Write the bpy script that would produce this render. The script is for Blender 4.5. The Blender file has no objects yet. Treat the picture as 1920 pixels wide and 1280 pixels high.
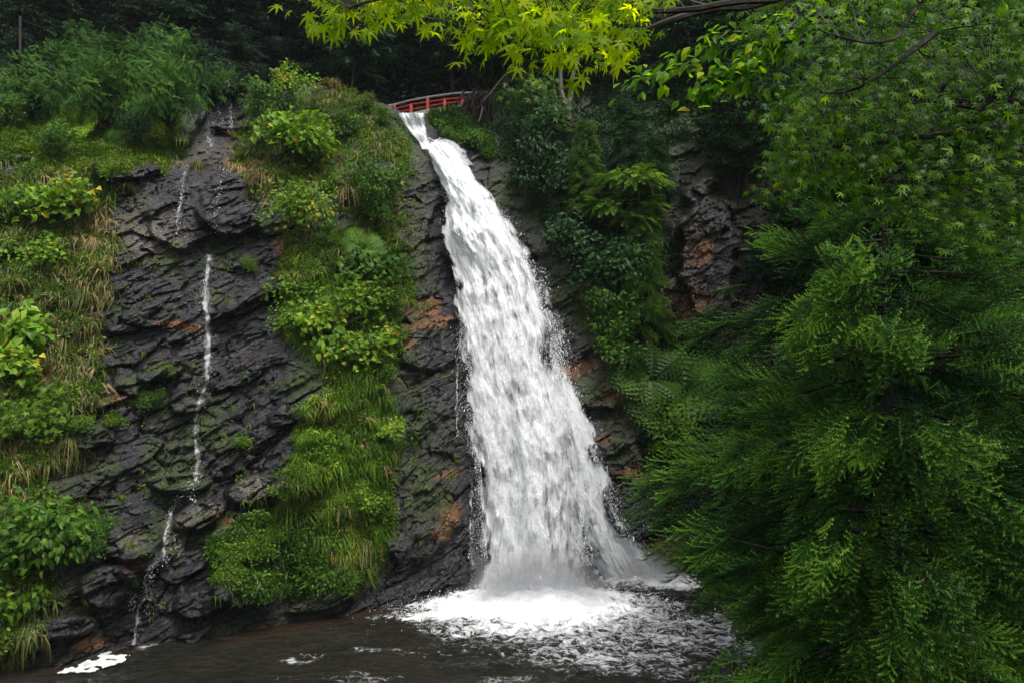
import bpy, math, random
import numpy as np
from mathutils import Vector, Matrix
R = math.radians
rng = np.random.default_rng(11)
random.seed(5)
scene = bpy.context.scene
C = scene.collection
# ------------------------------------------------------------------ camera, sky, sun, exposure
FPX, PITCH, CH = 1493.0, R(4.2), 10.7
cd = bpy.data.cameras.new('camera'); cam = bpy.data.objects.new('camera', cd); C.objects.link(cam)
cd.sensor_width = 36; cd.lens = 36 * FPX / 1920; cd.clip_start = 0.1; cd.clip_end = 600
cam.location = (0, 0, CH); cam.rotation_euler = (R(90) + PITCH, 0, 0); scene.camera = cam
SUN_EL, SUN_AZ = R(56), R(150)      # azimuth clockwise from +Y (behind the cliff), negative is to the left
w = bpy.data.worlds.new('World'); scene.world = w; w.use_nodes = True
sk = w.node_tree.nodes.new('ShaderNodeTexSky'); sk.sky_type = 'NISHITA'; sk.sun_disc = False
sk.sun_elevation = SUN_EL; sk.sun_rotation = SUN_AZ; sk.air_density = 1.0; sk.dust_density = 4.0; sk.ozone_density = 0.6
bg = w.node_tree.nodes['Background']; bg.inputs[1].default_value = 0.095
hs_ = w.node_tree.nodes.new('ShaderNodeHueSaturation'); hs_.inputs['Saturation'].default_value = 0.4   # overcast: a greyer sky
w.node_tree.links.new(sk.outputs[0], hs_.inputs['Color']); w.node_tree.links.new(hs_.outputs[0], bg.inputs[0])
sd = bpy.data.lights.new('sun', 'SUN'); sun = bpy.data.objects.new('sun', sd); C.objects.link(sun)
sd.energy = 1.5; sd.angle = R(24); sd.color = (1, 0.96, 0.9)
sv = Vector((math.cos(SUN_EL) * math.sin(SUN_AZ), math.cos(SUN_EL) * math.cos(SUN_AZ), math.sin(SUN_EL)))
sun.rotation_euler = sv.to_track_quat('Z', 'Y').to_euler(); sun.location = sv * 80
scene.view_settings.view_transform = 'Standard'; scene.view_settings.look = 'None'
scene.view_settings.exposure = 1.55; scene.view_settings.gamma = 1
scene.render.engine = 'CYCLES'
cy = scene.cycles
cy.max_bounces = 6; cy.diffuse_bounces = 3; cy.glossy_bounces = 2; cy.transmission_bounces = 3; cy.transparent_max_bounces = 24
cy.use_denoising = True; cy.use_adaptive_sampling = False; cy.caustics_reflective = False; cy.caustics_refractive = False

# ------------------------------------------------------------------ helpers
def ray(u, v):
    x = (np.asarray(u, float) - 960) / FPX; z = (640 - np.asarray(v, float)) / FPX
    x, z = np.broadcast_arrays(x, z); c, s = math.cos(PITCH), math.sin(PITCH)
    return np.stack([x, c - z * s, s + z * c], -1)
def pt(u, v, Y):
    d = ray(u, v); t = np.asarray(Y, float) / d[..., 1]
    return d * t[..., None] + np.array([0, 0, CH])
def px(P):      # world -> photo pixel
    P = np.asarray(P, float) - np.array([0, 0, CH]); c, s = math.cos(PITCH), math.sin(PITCH)
    f = P[..., 1] * c + P[..., 2] * s; z = -P[..., 1] * s + P[..., 2] * c
    return 960 + FPX * P[..., 0] / f, 640 - FPX * z / f
def ywater(v):
    d = ray(960, v); return -CH * d[..., 1] / d[..., 2]
def _h(ix, iy, iz, seed):
    h = (ix * 374761393 + iy * 668265263 + iz * 2147483647 + seed * 974634777) & 0xFFFFFFFF
    h = ((h ^ (h >> 13)) * 1274126177) & 0xFFFFFFFF; h = ((h ^ (h >> 15)) * 2246822519) & 0xFFFFFFFF
    return ((h ^ (h >> 16)) & 0xFFFFFF) / 16777216.0
def noise(P, seed=0):
    P = np.asarray(P, float); i = np.floor(P).astype(np.int64); f = P - i; f = f * f * f * (f * (f * 6 - 15) + 10)
    r = 0
    for a in (0, 1):
        for b in (0, 1):
            for c in (0, 1):
                wt = (f[..., 0] if a else 1 - f[..., 0]) * (f[..., 1] if b else 1 - f[..., 1]) * (f[..., 2] if c else 1 - f[..., 2])
                r = r + wt * _h(i[..., 0] + a, i[..., 1] + b, i[..., 2] + c, seed)
    return r * 2 - 1
def fbm(P, o=4, seed=0, g=0.5):
    r, a, s = 0, 1.0, 0
    for k in range(o):
        r = r + a * noise(np.asarray(P) * 2.0 ** k + k * 7.3, seed + k); s += a; a *= g
    return r / s
def sm(x, a, b): t = np.clip((x - a) / (b - a), 0, 1); return t * t * (3 - 2 * t)
def inpoly(u, v, poly):
    u = np.asarray(u); v = np.asarray(v); r = np.zeros(u.shape, bool); n = len(poly)
    for i in range(n):
        x1, y1 = poly[i]; x2, y2 = poly[(i + 1) % n]
        if y1 == y2: continue
        c = ((y1 > v) != (y2 > v)) & (u < (x2 - x1) * (v - y1) / (y2 - y1) + x1); r ^= c
    return r
def tag(o, label=None, cat=None, group=None, kind=None):
    for k, x in (('label', label), ('category', cat), ('group', group), ('kind', kind)):
        if x: o[k] = x
    return o
def link(o, parent=None):
    C.objects.link(o)
    if parent is not None: o.parent = parent
    return o
def mesh(name, V, F, mat=None, rnd=None, smooth=False, uv=None, attrs=None):
    """V (n,3), F (m,k) -> mesh datablock"""
    V = np.ascontiguousarray(V, dtype=np.float32); F = np.ascontiguousarray(F, dtype=np.int32)
    me = bpy.data.meshes.new(name); m, k = F.shape
    me.vertices.add(len(V)); me.vertices.foreach_set('co', V.ravel())
    me.loops.add(m * k); me.loops.foreach_set('vertex_index', F.ravel())
    me.polygons.add(m); me.polygons.foreach_set('loop_start', np.arange(0, m * k, k, dtype=np.int32))
    if smooth: me.polygons.foreach_set('use_smooth', np.ones(m, dtype=bool))
    if rnd is not None:
        a = me.attributes.new('rnd', 'FLOAT', 'FACE'); a.data.foreach_set('value', np.ascontiguousarray(rnd, dtype=np.float32))
    if uv is not None:
        l = me.uv_layers.new(name='UVMap'); l.data.foreach_set('uv', np.ascontiguousarray(uv[F.ravel()], dtype=np.float32).ravel())
    for n_, x in (attrs or {}).items():
        a = me.attributes.new(n_, 'FLOAT', 'POINT'); a.data.foreach_set('value', np.ascontiguousarray(x, dtype=np.float32).ravel())
    me.update(calc_edges=True)
    if not smooth: me.shade_flat() if hasattr(me, 'shade_flat') else None
    if mat: me.materials.append(mat)
    return me
def obj(name, me, parent=None, **kw):
    o = bpy.data.objects.new(name, me); link(o, parent); tag(o, **kw); return o
def empty(name, loc=(0, 0, 0), **kw):
    o = bpy.data.objects.new(name, None); C.objects.link(o); o.location = tuple(float(x) for x in loc); o.empty_display_size = 0.2; tag(o, **kw); return o
def frames(d, n):
    """rotation matrices with local Y along d and local Z near n; arrays (N,3)"""
    d = np.asarray(d, float); n = np.asarray(n, float)
    y = d / (np.linalg.norm(d, axis=-1, keepdims=True) + 1e-9)
    x = np.cross(y, n); x /= (np.linalg.norm(x, axis=-1, keepdims=True) + 1e-9)
    z = np.cross(x, y); return np.stack([x, y, z], -1)
def inst(T, Rm, loc, sc, rnd=None):
    """copies of template T=(V,F,A) with rotations (N,3,3), locations, scales -> one (V,F,A)"""
    V, F, A = T; N = len(loc); sc = np.asarray(sc, float)
    if sc.ndim == 0: sc = np.full(N, float(sc))
    if sc.ndim == 1: sc = np.repeat(sc[:, None], 3, 1)
    W = np.einsum('nij,nvj->nvi', Rm, V[None] * sc[:, None, :]) + np.asarray(loc)[:, None, :]
    FF = F[None] + (np.arange(N) * len(V))[:, None, None]
    r = rng.random(N) if rnd is None else np.asarray(rnd)
    AA = r[:, None] * np.ones(len(F))[None] if A is None else np.clip(r[:, None] + A[None] - 0.5, 0, 1)
    return W.reshape(-1, 3), FF.reshape(-1, F.shape[1]), AA.ravel()
def join(*Ts):
    V, F, A, n = [], [], [], 0
    for t in Ts:
        V.append(t[0]); F.append(t[1] + n); A.append(t[2] if t[2] is not None else np.full(len(t[1]), .5)); n += len(t[0])
    return np.concatenate(V), np.concatenate(F), np.concatenate(A)
def rdir(N, zmin=-1, zmax=1):
    z = rng.uniform(zmin, zmax, N); a = rng.uniform(0, 2 * math.pi, N); r = np.sqrt(1 - z * z)
    return np.stack([r * np.cos(a), r * np.sin(a), z], -1)
def nrm(v): v = np.asarray(v, float); return v / (np.linalg.norm(v, axis=-1, keepdims=True) + 1e-9)
UP = np.array([0, 0, 1.0])
def tube(P, rad, k=6):
    """tapered tube along the polyline P; returns triangles"""
    P = np.asarray(P, float); n = len(P); rad = np.broadcast_to(np.asarray(rad, float), (n,))
    T = np.gradient(P, axis=0); T = nrm(T); ref = np.array([0.13, 0.31, 0.94]) if abs(T[:, 2]).mean() < .8 else np.array([1, .1, .1])
    X = nrm(np.cross(T, ref)); Z = np.cross(X, T); a = np.arange(k) * 2 * math.pi / k
    V = P[:, None] + rad[:, None, None] * (X[:, None] * np.cos(a)[None, :, None] + Z[:, None] * np.sin(a)[None, :, None])
    V = V.reshape(-1, 3); F = []
    for i in range(n - 1):
        for j in range(k):
            a0, a1, b0, b1 = i * k + j, i * k + (j + 1) % k, (i + 1) * k + j, (i + 1) * k + (j + 1) % k
            F += [(a0, a1, b1), (a0, b1, b0)]
    for j in range(1, k - 1): F += [(0, j + 1, j), ((n - 1) * k, (n - 1) * k + j, (n - 1) * k + j + 1)]
    return V, np.array(F), np.full(len(F), .5)
def spline(P, n=12):
    P = np.asarray(P, float); m = len(P); t = np.linspace(0, m - 1, n); i = np.clip(t.astype(int), 0, m - 2); f = (t - i)[:, None]
    p0, p1, p2, p3 = P[np.clip(i - 1, 0, m - 1)], P[i], P[i + 1], P[np.clip(i + 2, 0, m - 1)]
    return .5 * (2 * p1 + (p2 - p0) * f + (2 * p0 - 5 * p1 + 4 * p2 - p3) * f ** 2 + (3 * p1 - p0 - 3 * p2 + p3) * f ** 3)
def box(c, s, rot=None):
    V = np.array([(x, y, z) for x in (-.5, .5) for y in (-.5, .5) for z in (-.5, .5)]) * np.asarray(s)
    if rot is not None: V = V @ np.asarray(rot).T
    F = np.array([(0, 1, 3), (0, 3, 2), (4, 6, 7), (4, 7, 5), (0, 4, 5), (0, 5, 1), (2, 3, 7), (2, 7, 6), (0, 2, 6), (0, 6, 4), (1, 5, 7), (1, 7, 3)])
    return V + np.asarray(c), F, np.full(12, .5)

# ------------------------------------------------------------------ materials
class NT:
    def __init__(s, name):
        s.m = bpy.data.materials.new(name); s.m.use_nodes = True; s.t = s.m.node_tree; s.n = s.t.nodes; s.n.clear()
        s.out = s.n.new('ShaderNodeOutputMaterial')
    def a(s, kind, ins=None, **kw):
        nd = s.n.new('ShaderNode' + kind)
        for k, x in kw.items(): setattr(nd, k, x)
        for k, x in (ins or {}).items():
            if hasattr(x, 'links'): s.t.links.new(x, nd.inputs[k])
            else: nd.inputs[k].default_value = x
        return nd
    def ramp(s, fac, pts, interp='LINEAR'):
        r = s.a('ValToRGB', {0: fac}); e = r.color_ramp.elements; r.color_ramp.interpolation = interp
        while len(e) < len(pts): e.new(0.5)
        for el, (p, c) in zip(e, pts):
            el.position = p; el.color = (c, c, c, 1) if not hasattr(c, '__len__') else (*c[:3], 1)
        return r.outputs[0]
    def math(s, op, a, b=0.0, clamp=False):
        m = s.a('Math', {0: a, 1: b}, operation=op, use_clamp=clamp); return m.outputs[0]
    def mix(s, f, a, b, bt='MIX'):
        m = s.a('Mix', data_type='RGBA', blend_type=bt)
        for i, x in ((0, f), (6, a), (7, b)):
            if hasattr(x, 'links'): s.t.links.new(x, m.inputs[i])
            elif i == 0: m.inputs[0].default_value = x
            else: m.inputs[i].default_value = (*x[:3], 1)
        return m.outputs[2]
    def noise(s, vec, scale, detail=4, rough=.55, dist=0.0):
        return s.a('TexNoise', {'Vector': vec, 'Scale': scale, 'Detail': detail, 'Roughness': rough, 'Distortion': dist}).outputs[0]
    def map(s, vec, scale=(1, 1, 1), rot=(0, 0, 0)):
        return s.a('Mapping', {'Vector': vec, 'Scale': scale, 'Rotation': rot}).outputs[0]
    def fin(s, sh): s.t.links.new(sh, s.out.inputs[0]); return s.m
def leafmat(name, cols, rough=.42, trans=.3, tcol=(1.35, 1.3, .4), spec=.14, patch=.35):
    t = NT(name); at = t.a('Attribute', attribute_name='rnd'); geo = t.a('NewGeometry'); oi = t.a('ObjectInfo')
    base = t.ramp(at.outputs['Fac'], cols)
    n = t.noise(geo.outputs['Position'], 0.45, 3)
    val = t.ramp(n, [(.3, 1 - patch), (.7, 1 + patch * .6)])
    base = t.mix(1.0, base, val, 'MULTIPLY')
    ov = t.a('MapRange', {0: oi.outputs['Random'], 3: .8, 4: 1.25}).outputs[0]
    base = t.mix(1.0, base, t.a('CombineColor', {0: ov, 1: ov, 2: ov}).outputs[0], 'MULTIPLY')
    p = t.a('BsdfPrincipled', {'Base Color': base, 'Roughness': rough, 'Specular IOR Level': spec})
    tc = t.mix(1.0, base, tcol, 'MULTIPLY')
    tr = t.a('BsdfTranslucent', {'Color': tc})
    return t.fin(t.a('MixShader', {0: trans, 1: p.outputs[0], 2: tr.outputs[0]}).outputs[0])
def plain(name, c1, c2, scale=3, rough=.7, bump=.3, spec=.3):
    t = NT(name); tc = t.a('TexCoord').outputs['Object']; n = t.noise(tc, scale, 6)
    col = t.mix(t.ramp(n, [(.35, 0), (.65, 1)]), c1, c2)
    b = t.a('Bump', {'Height': n, 'Strength': bump, 'Distance': .05})
    return t.fin(t.a('BsdfPrincipled', {'Base Color': col, 'Roughness': rough, 'Normal': b.outputs[0], 'Specular IOR Level': spec}).outputs[0])
M = {}
M['grass'] = leafmat('grass_blades', [(0, (.028, .055, .012)), (.45, (.075, .12, .022)), (.72, (.13, .155, .04)), (1, (.24, .16, .075))], trans=.35)
M['grass_bright'] = leafmat('bright_grass_blades', [(0, (.035, .095, .006)), (.6, (.10, .20, .010)), (.9, (.19, .28, .02)), (1, (.28, .23, .05))], trans=.4)
M['grass_dry'] = leafmat('dry_grass_blades', [(0, (.07, .085, .022)), (.4, (.15, .125, .05)), (1, (.27, .18, .09))], trans=.3)
M['light'] = leafmat('light_green_leaves', [(0, (.04, .11, .010)), (.6, (.12, .23, .015)), (.9, (.22, .33, .03)), (1, (.48, .36, .03))], trans=.35)
M['mid'] = leafmat('green_leaves', [(0, (.014, .042, .005)), (.6, (.036, .092, .008)), (1, (.09, .17, .015))], trans=.3)
M['cover'] = leafmat('bright_ground_leaves', [(0, (.022, .062, .005)), (.6, (.072, .150, .008)), (1, (.17, .26, .018))], trans=.35)
M['dark'] = leafmat('shade_tone_green_leaves', [(0, (.007, .022, .007)), (.6, (.014, .046, .012)), (1, (.030, .085, .018))], trans=.22)  # leaf colour darkened to stand in for shade on the right slope
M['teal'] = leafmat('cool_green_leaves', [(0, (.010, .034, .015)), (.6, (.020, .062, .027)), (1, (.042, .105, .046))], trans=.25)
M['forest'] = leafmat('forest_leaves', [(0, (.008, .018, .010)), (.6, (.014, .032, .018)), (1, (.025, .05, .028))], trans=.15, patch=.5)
M['maple'] = leafmat('backlit_tone_maple_leaves', [(0, (.07, .17, .004)), (.45, (.24, .42, .006)), (.95, (.48, .60, .008)), (1, (.5, .25, .01))], trans=.75, tcol=(1.9, 1.6, .25), spec=.15, rough=.35, patch=.15)  # bright copy: backlight painted into the leaf and translucency colours
M['maplem'] = leafmat('lit_edge_tone_maple_leaves', [(0, (.03, .09, .006)), (.6, (.07, .17, .008)), (.93, (.14, .27, .01)), (1, (.3, .3, .012))], trans=.6, tcol=(1.7, 1.6, .3), rough=.4, spec=.15)  # in-between copy, the lit rim of the maple mass put into the colour
M['mapled'] = leafmat('shade_tone_maple_leaves', [(0, (.014, .045, .005)), (.5, (.034, .098, .007)), (.8, (.085, .18, .009)), (1, (.20, .33, .01))], trans=.5, tcol=(1.6, 1.6, .35), rough=.4, spec=.15, patch=.2)  # dark copy of the same maple, shade painted into the leaf colour
M['cedar'] = leafmat('cedar_needles', [(0, (.004, .018, .003)), (.35, (.017, .068, .007)), (.7, (.060, .175, .015)), (1, (.19, .37, .035))], trans=.25, patch=.3, rough=.5, spec=.25)
M['sumac'] = leafmat('feathery_leaves', [(0, (.012, .040, .007)), (.6, (.032, .090, .012)), (1, (.08, .17, .02))], trans=.25, rough=.65, spec=.1)
M['bark'] = plain('wet_bark', (.006, .005, .004), (.020, .016, .013), 8, .6, .6, .2)
M['barkgrey'] = plain('grey_bark', (.05, .045, .04), (.12, .10, .085), 6, .7, .6)
M['stem'] = plain('green_stems', (.03, .06, .015), (.06, .07, .03), 8)
M['soil'] = plain('dark_forest_soil', (.008, .010, .006), (.022, .02, .014), .8, .95, .8, .1)
# ------------------------------------------------------------------ the cliff: one real rock surface
SH_U = [-400, 0, 100, 250, 400, 550, 620, 700, 800, 870, 1000, 1100, 1200, 1300, 1450, 1700, 2400]
SH_V = [1285, 1256, 1247, 1210, 1196, 1166, 1152, 1140, 1126, 1112, 1092, 1086, 1078, 1074, 1090, 1120, 1160]
def shore(u): return np.interp(u, SH_U, SH_V)
DU = np.array([-400, 0, 150, 300, 430, 560, 680, 740, 790, 850, 900, 1000, 1100, 1200, 1300, 1450, 1700, 2400], float)
DV = np.array([1300, 1100, 1000, 900, 800, 700, 600, 500, 400, 330, 290, 250, 200, 150, 100, 0, -400], float)
DD = np.array([
 [29, 30, 31, 32, 33, 34, 35, 36, 37.5, 39, 40, 42, 46, 50, 54, 60, 72],
 [33, 33.4, 34, 35, 36, 37, 38, 39, 40.5, 42, 43, 45, 49, 53, 57, 62, 72],
 [34.5, 35, 35.8, 37, 38, 39, 40, 41, 42, 43, 45, 47, 50, 54, 58, 64, 74],
 [36.3, 36.8, 37.5, 39.5, 40, 40.3, 41, 42, 43, 44, 48, 50, 53, 56, 60, 66, 76],
 [37.5, 38, 38.8, 40.8, 41, 41.5, 42, 43, 44, 45, 48.5, 52.5, 53.2, 54, 62, 66, 76],
 [39.3, 39.4, 39.2, 39.6, 40.3, 41, 42, 43, 44.2, 45.5, 46.5, 47.5, 49.5, 52, 56, 64, 76],
 [42, 41.2, 41.0, 41.0, 41.3, 42, 42.8, 43.8, 44.8, 46, 47, 48, 49.5, 52, 56, 64, 76],
 [43.2, 42.8, 42.6, 42.5, 43, 43.6, 44.4, 45.4, 46.4, 47.4, 48, 49, 50.5, 54, 58, 64, 76],
 [44, 44, 44.2, 44.6, 45, 45.6, 46.3, 47.2, 48.3, 49.2, 50, 51.2, 55, 60, 62, 66, 76],
 [45.3, 45.6, 46, 46.4, 46.9, 47.6, 48.4, 49.2, 50.1, 51, 52, 53.5, 57, 60, 62, 66, 76],
 [46.8, 47, 47.3, 47.7, 48.1, 48.7, 49.4, 50.2, 51.1, 52, 52.8, 54.5, 57.5, 60, 62, 64, 72],
 [47.8, 48, 48.3, 48.7, 49.1, 49.5, 50, 50.8, 52, 53, 54, 55, 57, 59, 60, 62, 68],
 [48.4, 48.4, 48.3, 48.3, 48.5, 49.2, 50.5, 51.5, 52.5, 53.3, 54, 55, 56.5, 58, 59, 61, 66],
 [49.4, 49.2, 49, 49, 49.3, 50, 51, 51.8, 52.6, 53.2, 54, 55, 56, 57.5, 58.5, 60, 65],
 [49.6, 49.6, 49.6, 49.8, 50, 50.4, 51, 51.5, 52, 52.6, 53.2, 54, 55, 56.5, 58, 59.5, 64],
 [48, 48, 48, 48.2, 48.5, 49, 49.5, 50, 51, 52, 52.5, 53.5, 54.5, 56, 57, 59, 63],
 [45, 45, 45.2, 45.5, 46, 46.5, 47, 48, 49, 50, 50.5, 51.5, 52.5, 54, 55, 57, 62],
 [42, 42, 42.2, 42.5, 43, 43.5, 44, 45, 46, 47, 47.5, 48.5, 50, 52, 53, 55, 60]])
CR_U = [-400, 0, 60, 200, 330, 380, 440, 480, 520, 570, 610, 660, 690, 720, 745, 765, 800, 850, 890, 915, 940, 980, 1030, 2400]
CR_V = [195, 195, 200, 190, 165, 158, 156, 155, 168, 160, 158, 176, 186, 196, 210, 216, 213, 208, 204, 190, 150, 40, -120, -120]
def crest(u):
    u = np.asarray(u, float); P = np.stack([u * .02, u * 0, u * 0], -1)
    return np.interp(u, CR_U, CR_V) + fbm(P, 4, 3) * 9 * (1 - sm(u, 740, 760) * (1 - sm(u, 900, 930)))
def depth(u, v):
    iu = np.clip(np.searchsorted(DU, u) - 1, 0, len(DU) - 2); V = DV[::-1]; D = DD[:, ::-1]
    jv = np.clip(np.searchsorted(V, v) - 1, 0, len(DV) - 2)
    fu = np.clip((u - DU[iu]) / (DU[iu + 1] - DU[iu]), 0, 1); fv = np.clip((v - V[jv]) / (V[jv + 1] - V[jv]), 0, 1)
    d = D[iu, jv] * (1 - fu) * (1 - fv) + D[iu + 1, jv] * fu * (1 - fv) + D[iu, jv + 1] * (1 - fu) * fv + D[iu + 1, jv + 1] * fu * fv
    sh = shore(u); yw = ywater(sh); off = (v > sh)
    # meet the pool exactly at the shoreline, easing out over 250 px above it
    d_sh = np.interp(u, DU, DD[:, 0]); k = 1 - sm(sh - v, 0, 260)
    return np.where(off, yw, d + (yw - d_sh) * k)
NU, NV, NB = 1120, 470, 26
gu = np.linspace(-380, 2300, NU); cr = crest(gu); tt = np.linspace(0, 1, NV)
GU = np.repeat(gu[None], NV, 0); GV = 1340 + (cr[None] - 1340) * tt[:, None]
D0 = depth(GU, GV)
for _ in range(2):
    for ax, kk in ((0, 5), (1, 5)):
        pad = [(0, 0), (0, 0)]; pad[ax] = (kk, kk); q = np.pad(D0, pad, mode='edge'); cs = np.cumsum(q, ax)
        z = np.zeros_like(np.take(cs, [0], ax)); cs = np.concatenate([z, cs], ax); n = 2 * kk + 1
        D0 = (np.take(cs, range(n, cs.shape[ax]), ax) - np.take(cs, range(0, cs.shape[ax] - n), ax)) / n
P0 = pt(GU, GV, D0)
def strata(P):
    X, Y, Z = P[..., 0], P[..., 1], P[..., 2]
    warp = fbm(P * .13, 2, 40) * 1.3 + fbm(P * .7, 4, 41) * .34
    tilt = R(27)
    q = Z * math.cos(tilt) - X * math.sin(tilt) + warp
    al = X * math.cos(R(27)) + Z * math.sin(R(27))
    def saw(h, seed, sharp=.14):
        f = q / h; i = np.floor(f); fr = f - i
        amp = _h(i.astype(np.int64), np.zeros_like(i, np.int64), np.zeros_like(i, np.int64), seed)
        seg = fbm(np.stack([al * .55 / h + i * 3.7, i * 1.9, Y * .2], -1), 3, seed + 3)
        sh = np.clip(sharp * (1 + 1.6 * fbm(P * .8 / h ** .5, 2, seed + 9)), .05, .6)
        prof = np.where(fr < sh, fr / sh, 1 - (fr - sh) / (1 - sh))
        return prof * (.15 + 1.0 * amp) * sm(seg, -.15, .3)
    return .50 * saw(1.7, 7) + .24 * saw(.62, 17) + .12 * saw(.27, 27), q, al
st, Q, AL = strata(P0); calm = np.maximum(sm(fbm(P0 * .17, 2, 66), -.05, .35) * .6, np.exp(-(((GU - 340) / 150) ** 2 + ((GV - 470) / 110) ** 2) ** 2) * .75)
def cells(P, seed):
    # distance between the two nearest scattered points: angular blocks with cracks between them
    i = np.floor(P).astype(np.int64); d1 = np.full(P.shape[:-1], 9.); d2 = d1.copy(); cid = d1 * 0
    for a in (-1, 0, 1):
        for b in (-1, 0, 1):
            for c in (-1, 0, 1):
                j = i + np.array([a, b, c]); o = np.stack([_h(j[..., 0], j[..., 1], j[..., 2], seed + k) for k in range(3)], -1)
                d = np.linalg.norm(j + o - P, axis=-1); h_ = _h(j[..., 0], j[..., 1], j[..., 2], seed + 5)
                m = d < d1; d2 = np.where(m, d1, np.minimum(d2, d)); cid = np.where(m, h_, cid); d1 = np.where(m, d, d1)
    return d2 - d1, cid
def rotp(P):
    X, Y, Z = P[..., 0], P[..., 1], P[..., 2]; return np.stack([X * .891 + Z * .454, Y, Z * .891 - X * .454], -1)
RP = rotp(P0 + fbm(P0 * .6, 2, 44)[..., None] * .5)
e1, c1 = cells(RP * np.array([.42, .4, 1.0]), 900); e2, c2 = cells(RP * np.array([1.1, 1.0, 2.6]), 920)
bl = -(c1 * .75 + c2 * .28) + .25 * np.exp(-e1 / .05) + .14 * np.exp(-e2 / .07)
blocks = fbm(P0 * 1.4, 3, 62)
big = fbm(P0 * .16, 3, 50)
rockw = 1 - sm(GU, 1180, 1320) * .35
disp = -(big * 1.0) - st * 1.35 * rockw * (1 - .55 * calm) + bl * .9 * (1 - .5 * calm) - blocks * .22 - fbm(P0 * 4.2, 3, 70) * .10
slope_top = sm(GV, 330, 240) * (1 - sm(GU, 900, 960))
disp = disp * (1 - .5 * slope_top)
# calm the rock under the streams' beds and along the waterline
fallmask = np.exp(-((GU - np.interp(GV, [210, 300, 500, 800, 1100], [770, 850, 930, 990, 1020])) / 110) ** 2)
disp *= 1 - .55 * fallmask
# named boulders: bumps standing out of the face (u, v, half width, half height, push, tilt)
BUMPS = [(355, 205, 34, 60, 2.2, -20), (515, 200, 44, 46, 2.4, 10), (430, 236, 40, 8, 1.3, 0), (425, 157, 50, 7, 1.6, 0), (335, 240, 34, 48, 1.5, -35), (370, 965, 60, 26, 1.2, 28), (480, 915, 60, 26, 1.1, 12), (250, 1010, 60, 46, 1.1, 15), (440, 1000, 60, 30, .7, 35),
         (455, 1105, 60, 36, 1.2, 10), (640, 190, 60, 30, 1.0, 5), (575, 268, 40, 20, .8, 10), (650, 320, 30, 40, .8, -20), (270, 1060, 50, 30, .9, 20), (830, 470, 30, 90, -.9, 0), (800, 650, 60, 50, .9, -10),
         (240, 320, 70, 16, 1.3, 0), (170, 820, 50, 20, .7, 5), (300, 690, 50, 26, .8, 20), (355, 750, 40, 24, .8, 10), (800, 1000, 80, 40, .8, 30), (1140, 720, 70, 50, 1.2, 10), (1150, 850, 60, 40, .9, -20), (1190, 950, 60, 60, .8, 10),
         (100, 1180, 90, 26, .9, 10), (600, 1130, 60, 14, .6, 15), (1330, 470, 60, 140, 1.6, 0), (340, 905, 60, 20, 1.0, 5), (200, 1100, 60, 40, 1.0, 25), (380, 1130, 60, 30, .9, 10), (560, 900, 50, 24, .8, 20), (560, 760, 70, 26, .7, 30), (450, 700, 60, 24, .7, 30), (260, 600, 70, 24, .7, 15), (430, 400, 60, 40, 1.2, -20), (330, 420, 50, 60, .9, 60), (470, 560, 70, 20, .7, 25)]
for (bu, bv, a, b, h, tl) in BUMPS:
    ct, s_ = math.cos(R(tl)), math.sin(R(tl)); x = (GU - bu) * ct - (GV - bv) * s_; y = (GU - bu) * s_ + (GV - bv) * ct
    r = (x / a) ** 2 + (y / b) ** 2 + fbm(P0 * .9, 2, 81) * .5
    disp -= h * (1.35 if bv > 880 else 1.0) * sm(1.15 - r, 0, .5)
under = GV > shore(GU)
disp = np.where(under, np.minimum(disp, .3), disp)
PC = pt(GU, GV, D0 + disp)
# ground behind the crest, so that the top has a real plateau
back = []
for k in range(1, NB + 1):
    s_ = (k / NB) ** 1.5
    b = PC[-1].copy(); d = nrm(b * np.array([1, 1, 0])); run = 26 * s_
    b = b + d * run; b[:, 2] += run * .16 + fbm(b * .3, 3, 90) * .5 * min(1, k / 5) - .25 * min(k, 4); back.append(b)
PCF = np.concatenate([PC, np.array(back)], 0); nv2 = len(PCF)
idx = np.arange(nv2 * NU).reshape(nv2, NU)
CF = np.stack([idx[:-1, :-1], idx[:-1, 1:], idx[1:, 1:], idx[1:, :-1]], -1).reshape(-1, 4)
E1 = np.gradient(PCF, axis=1); E2 = np.gradient(PCF, axis=0); CN = nrm(np.cross(E1, E2)); 
if CN[100, 300, 1] > 0: CN = -CN
def surf(u, v, lift=0.0):
    """point and normal on the finished cliff at photo position (u, v)"""
    u = np.asarray(u, float); v = np.asarray(v, float)
    j = (u - gu[0]) / (gu[1] - gu[0]); c_ = np.interp(u, gu, cr); i = (v - 1340) / (c_ - 1340) * (NV - 1)
    i = np.clip(i, 0, NV - 2); j = np.clip(j, 0, NU - 2)
    i0, j0 = i.astype(int), j.astype(int)
    fi, fj = (i - i0)[..., None], (j - j0)[..., None]
    p = PC[i0, j0] * (1 - fi) * (1 - fj) + PC[i0 + 1, j0] * fi * (1 - fj) + PC[i0, j0 + 1] * (1 - fi) * fj + PC[i0 + 1, j0 + 1] * fi * fj
    i1 = np.clip(i0, 5, NV - 6); j1 = np.clip(j0, 5, NU - 6)
    n = nrm(CN[i1, j1] + CN[i1 - 5, j1] + CN[i1 + 5, j1] + CN[i1, j1 - 5] + CN[i1, j1 + 5])
    return p + n * lift, n
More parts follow.
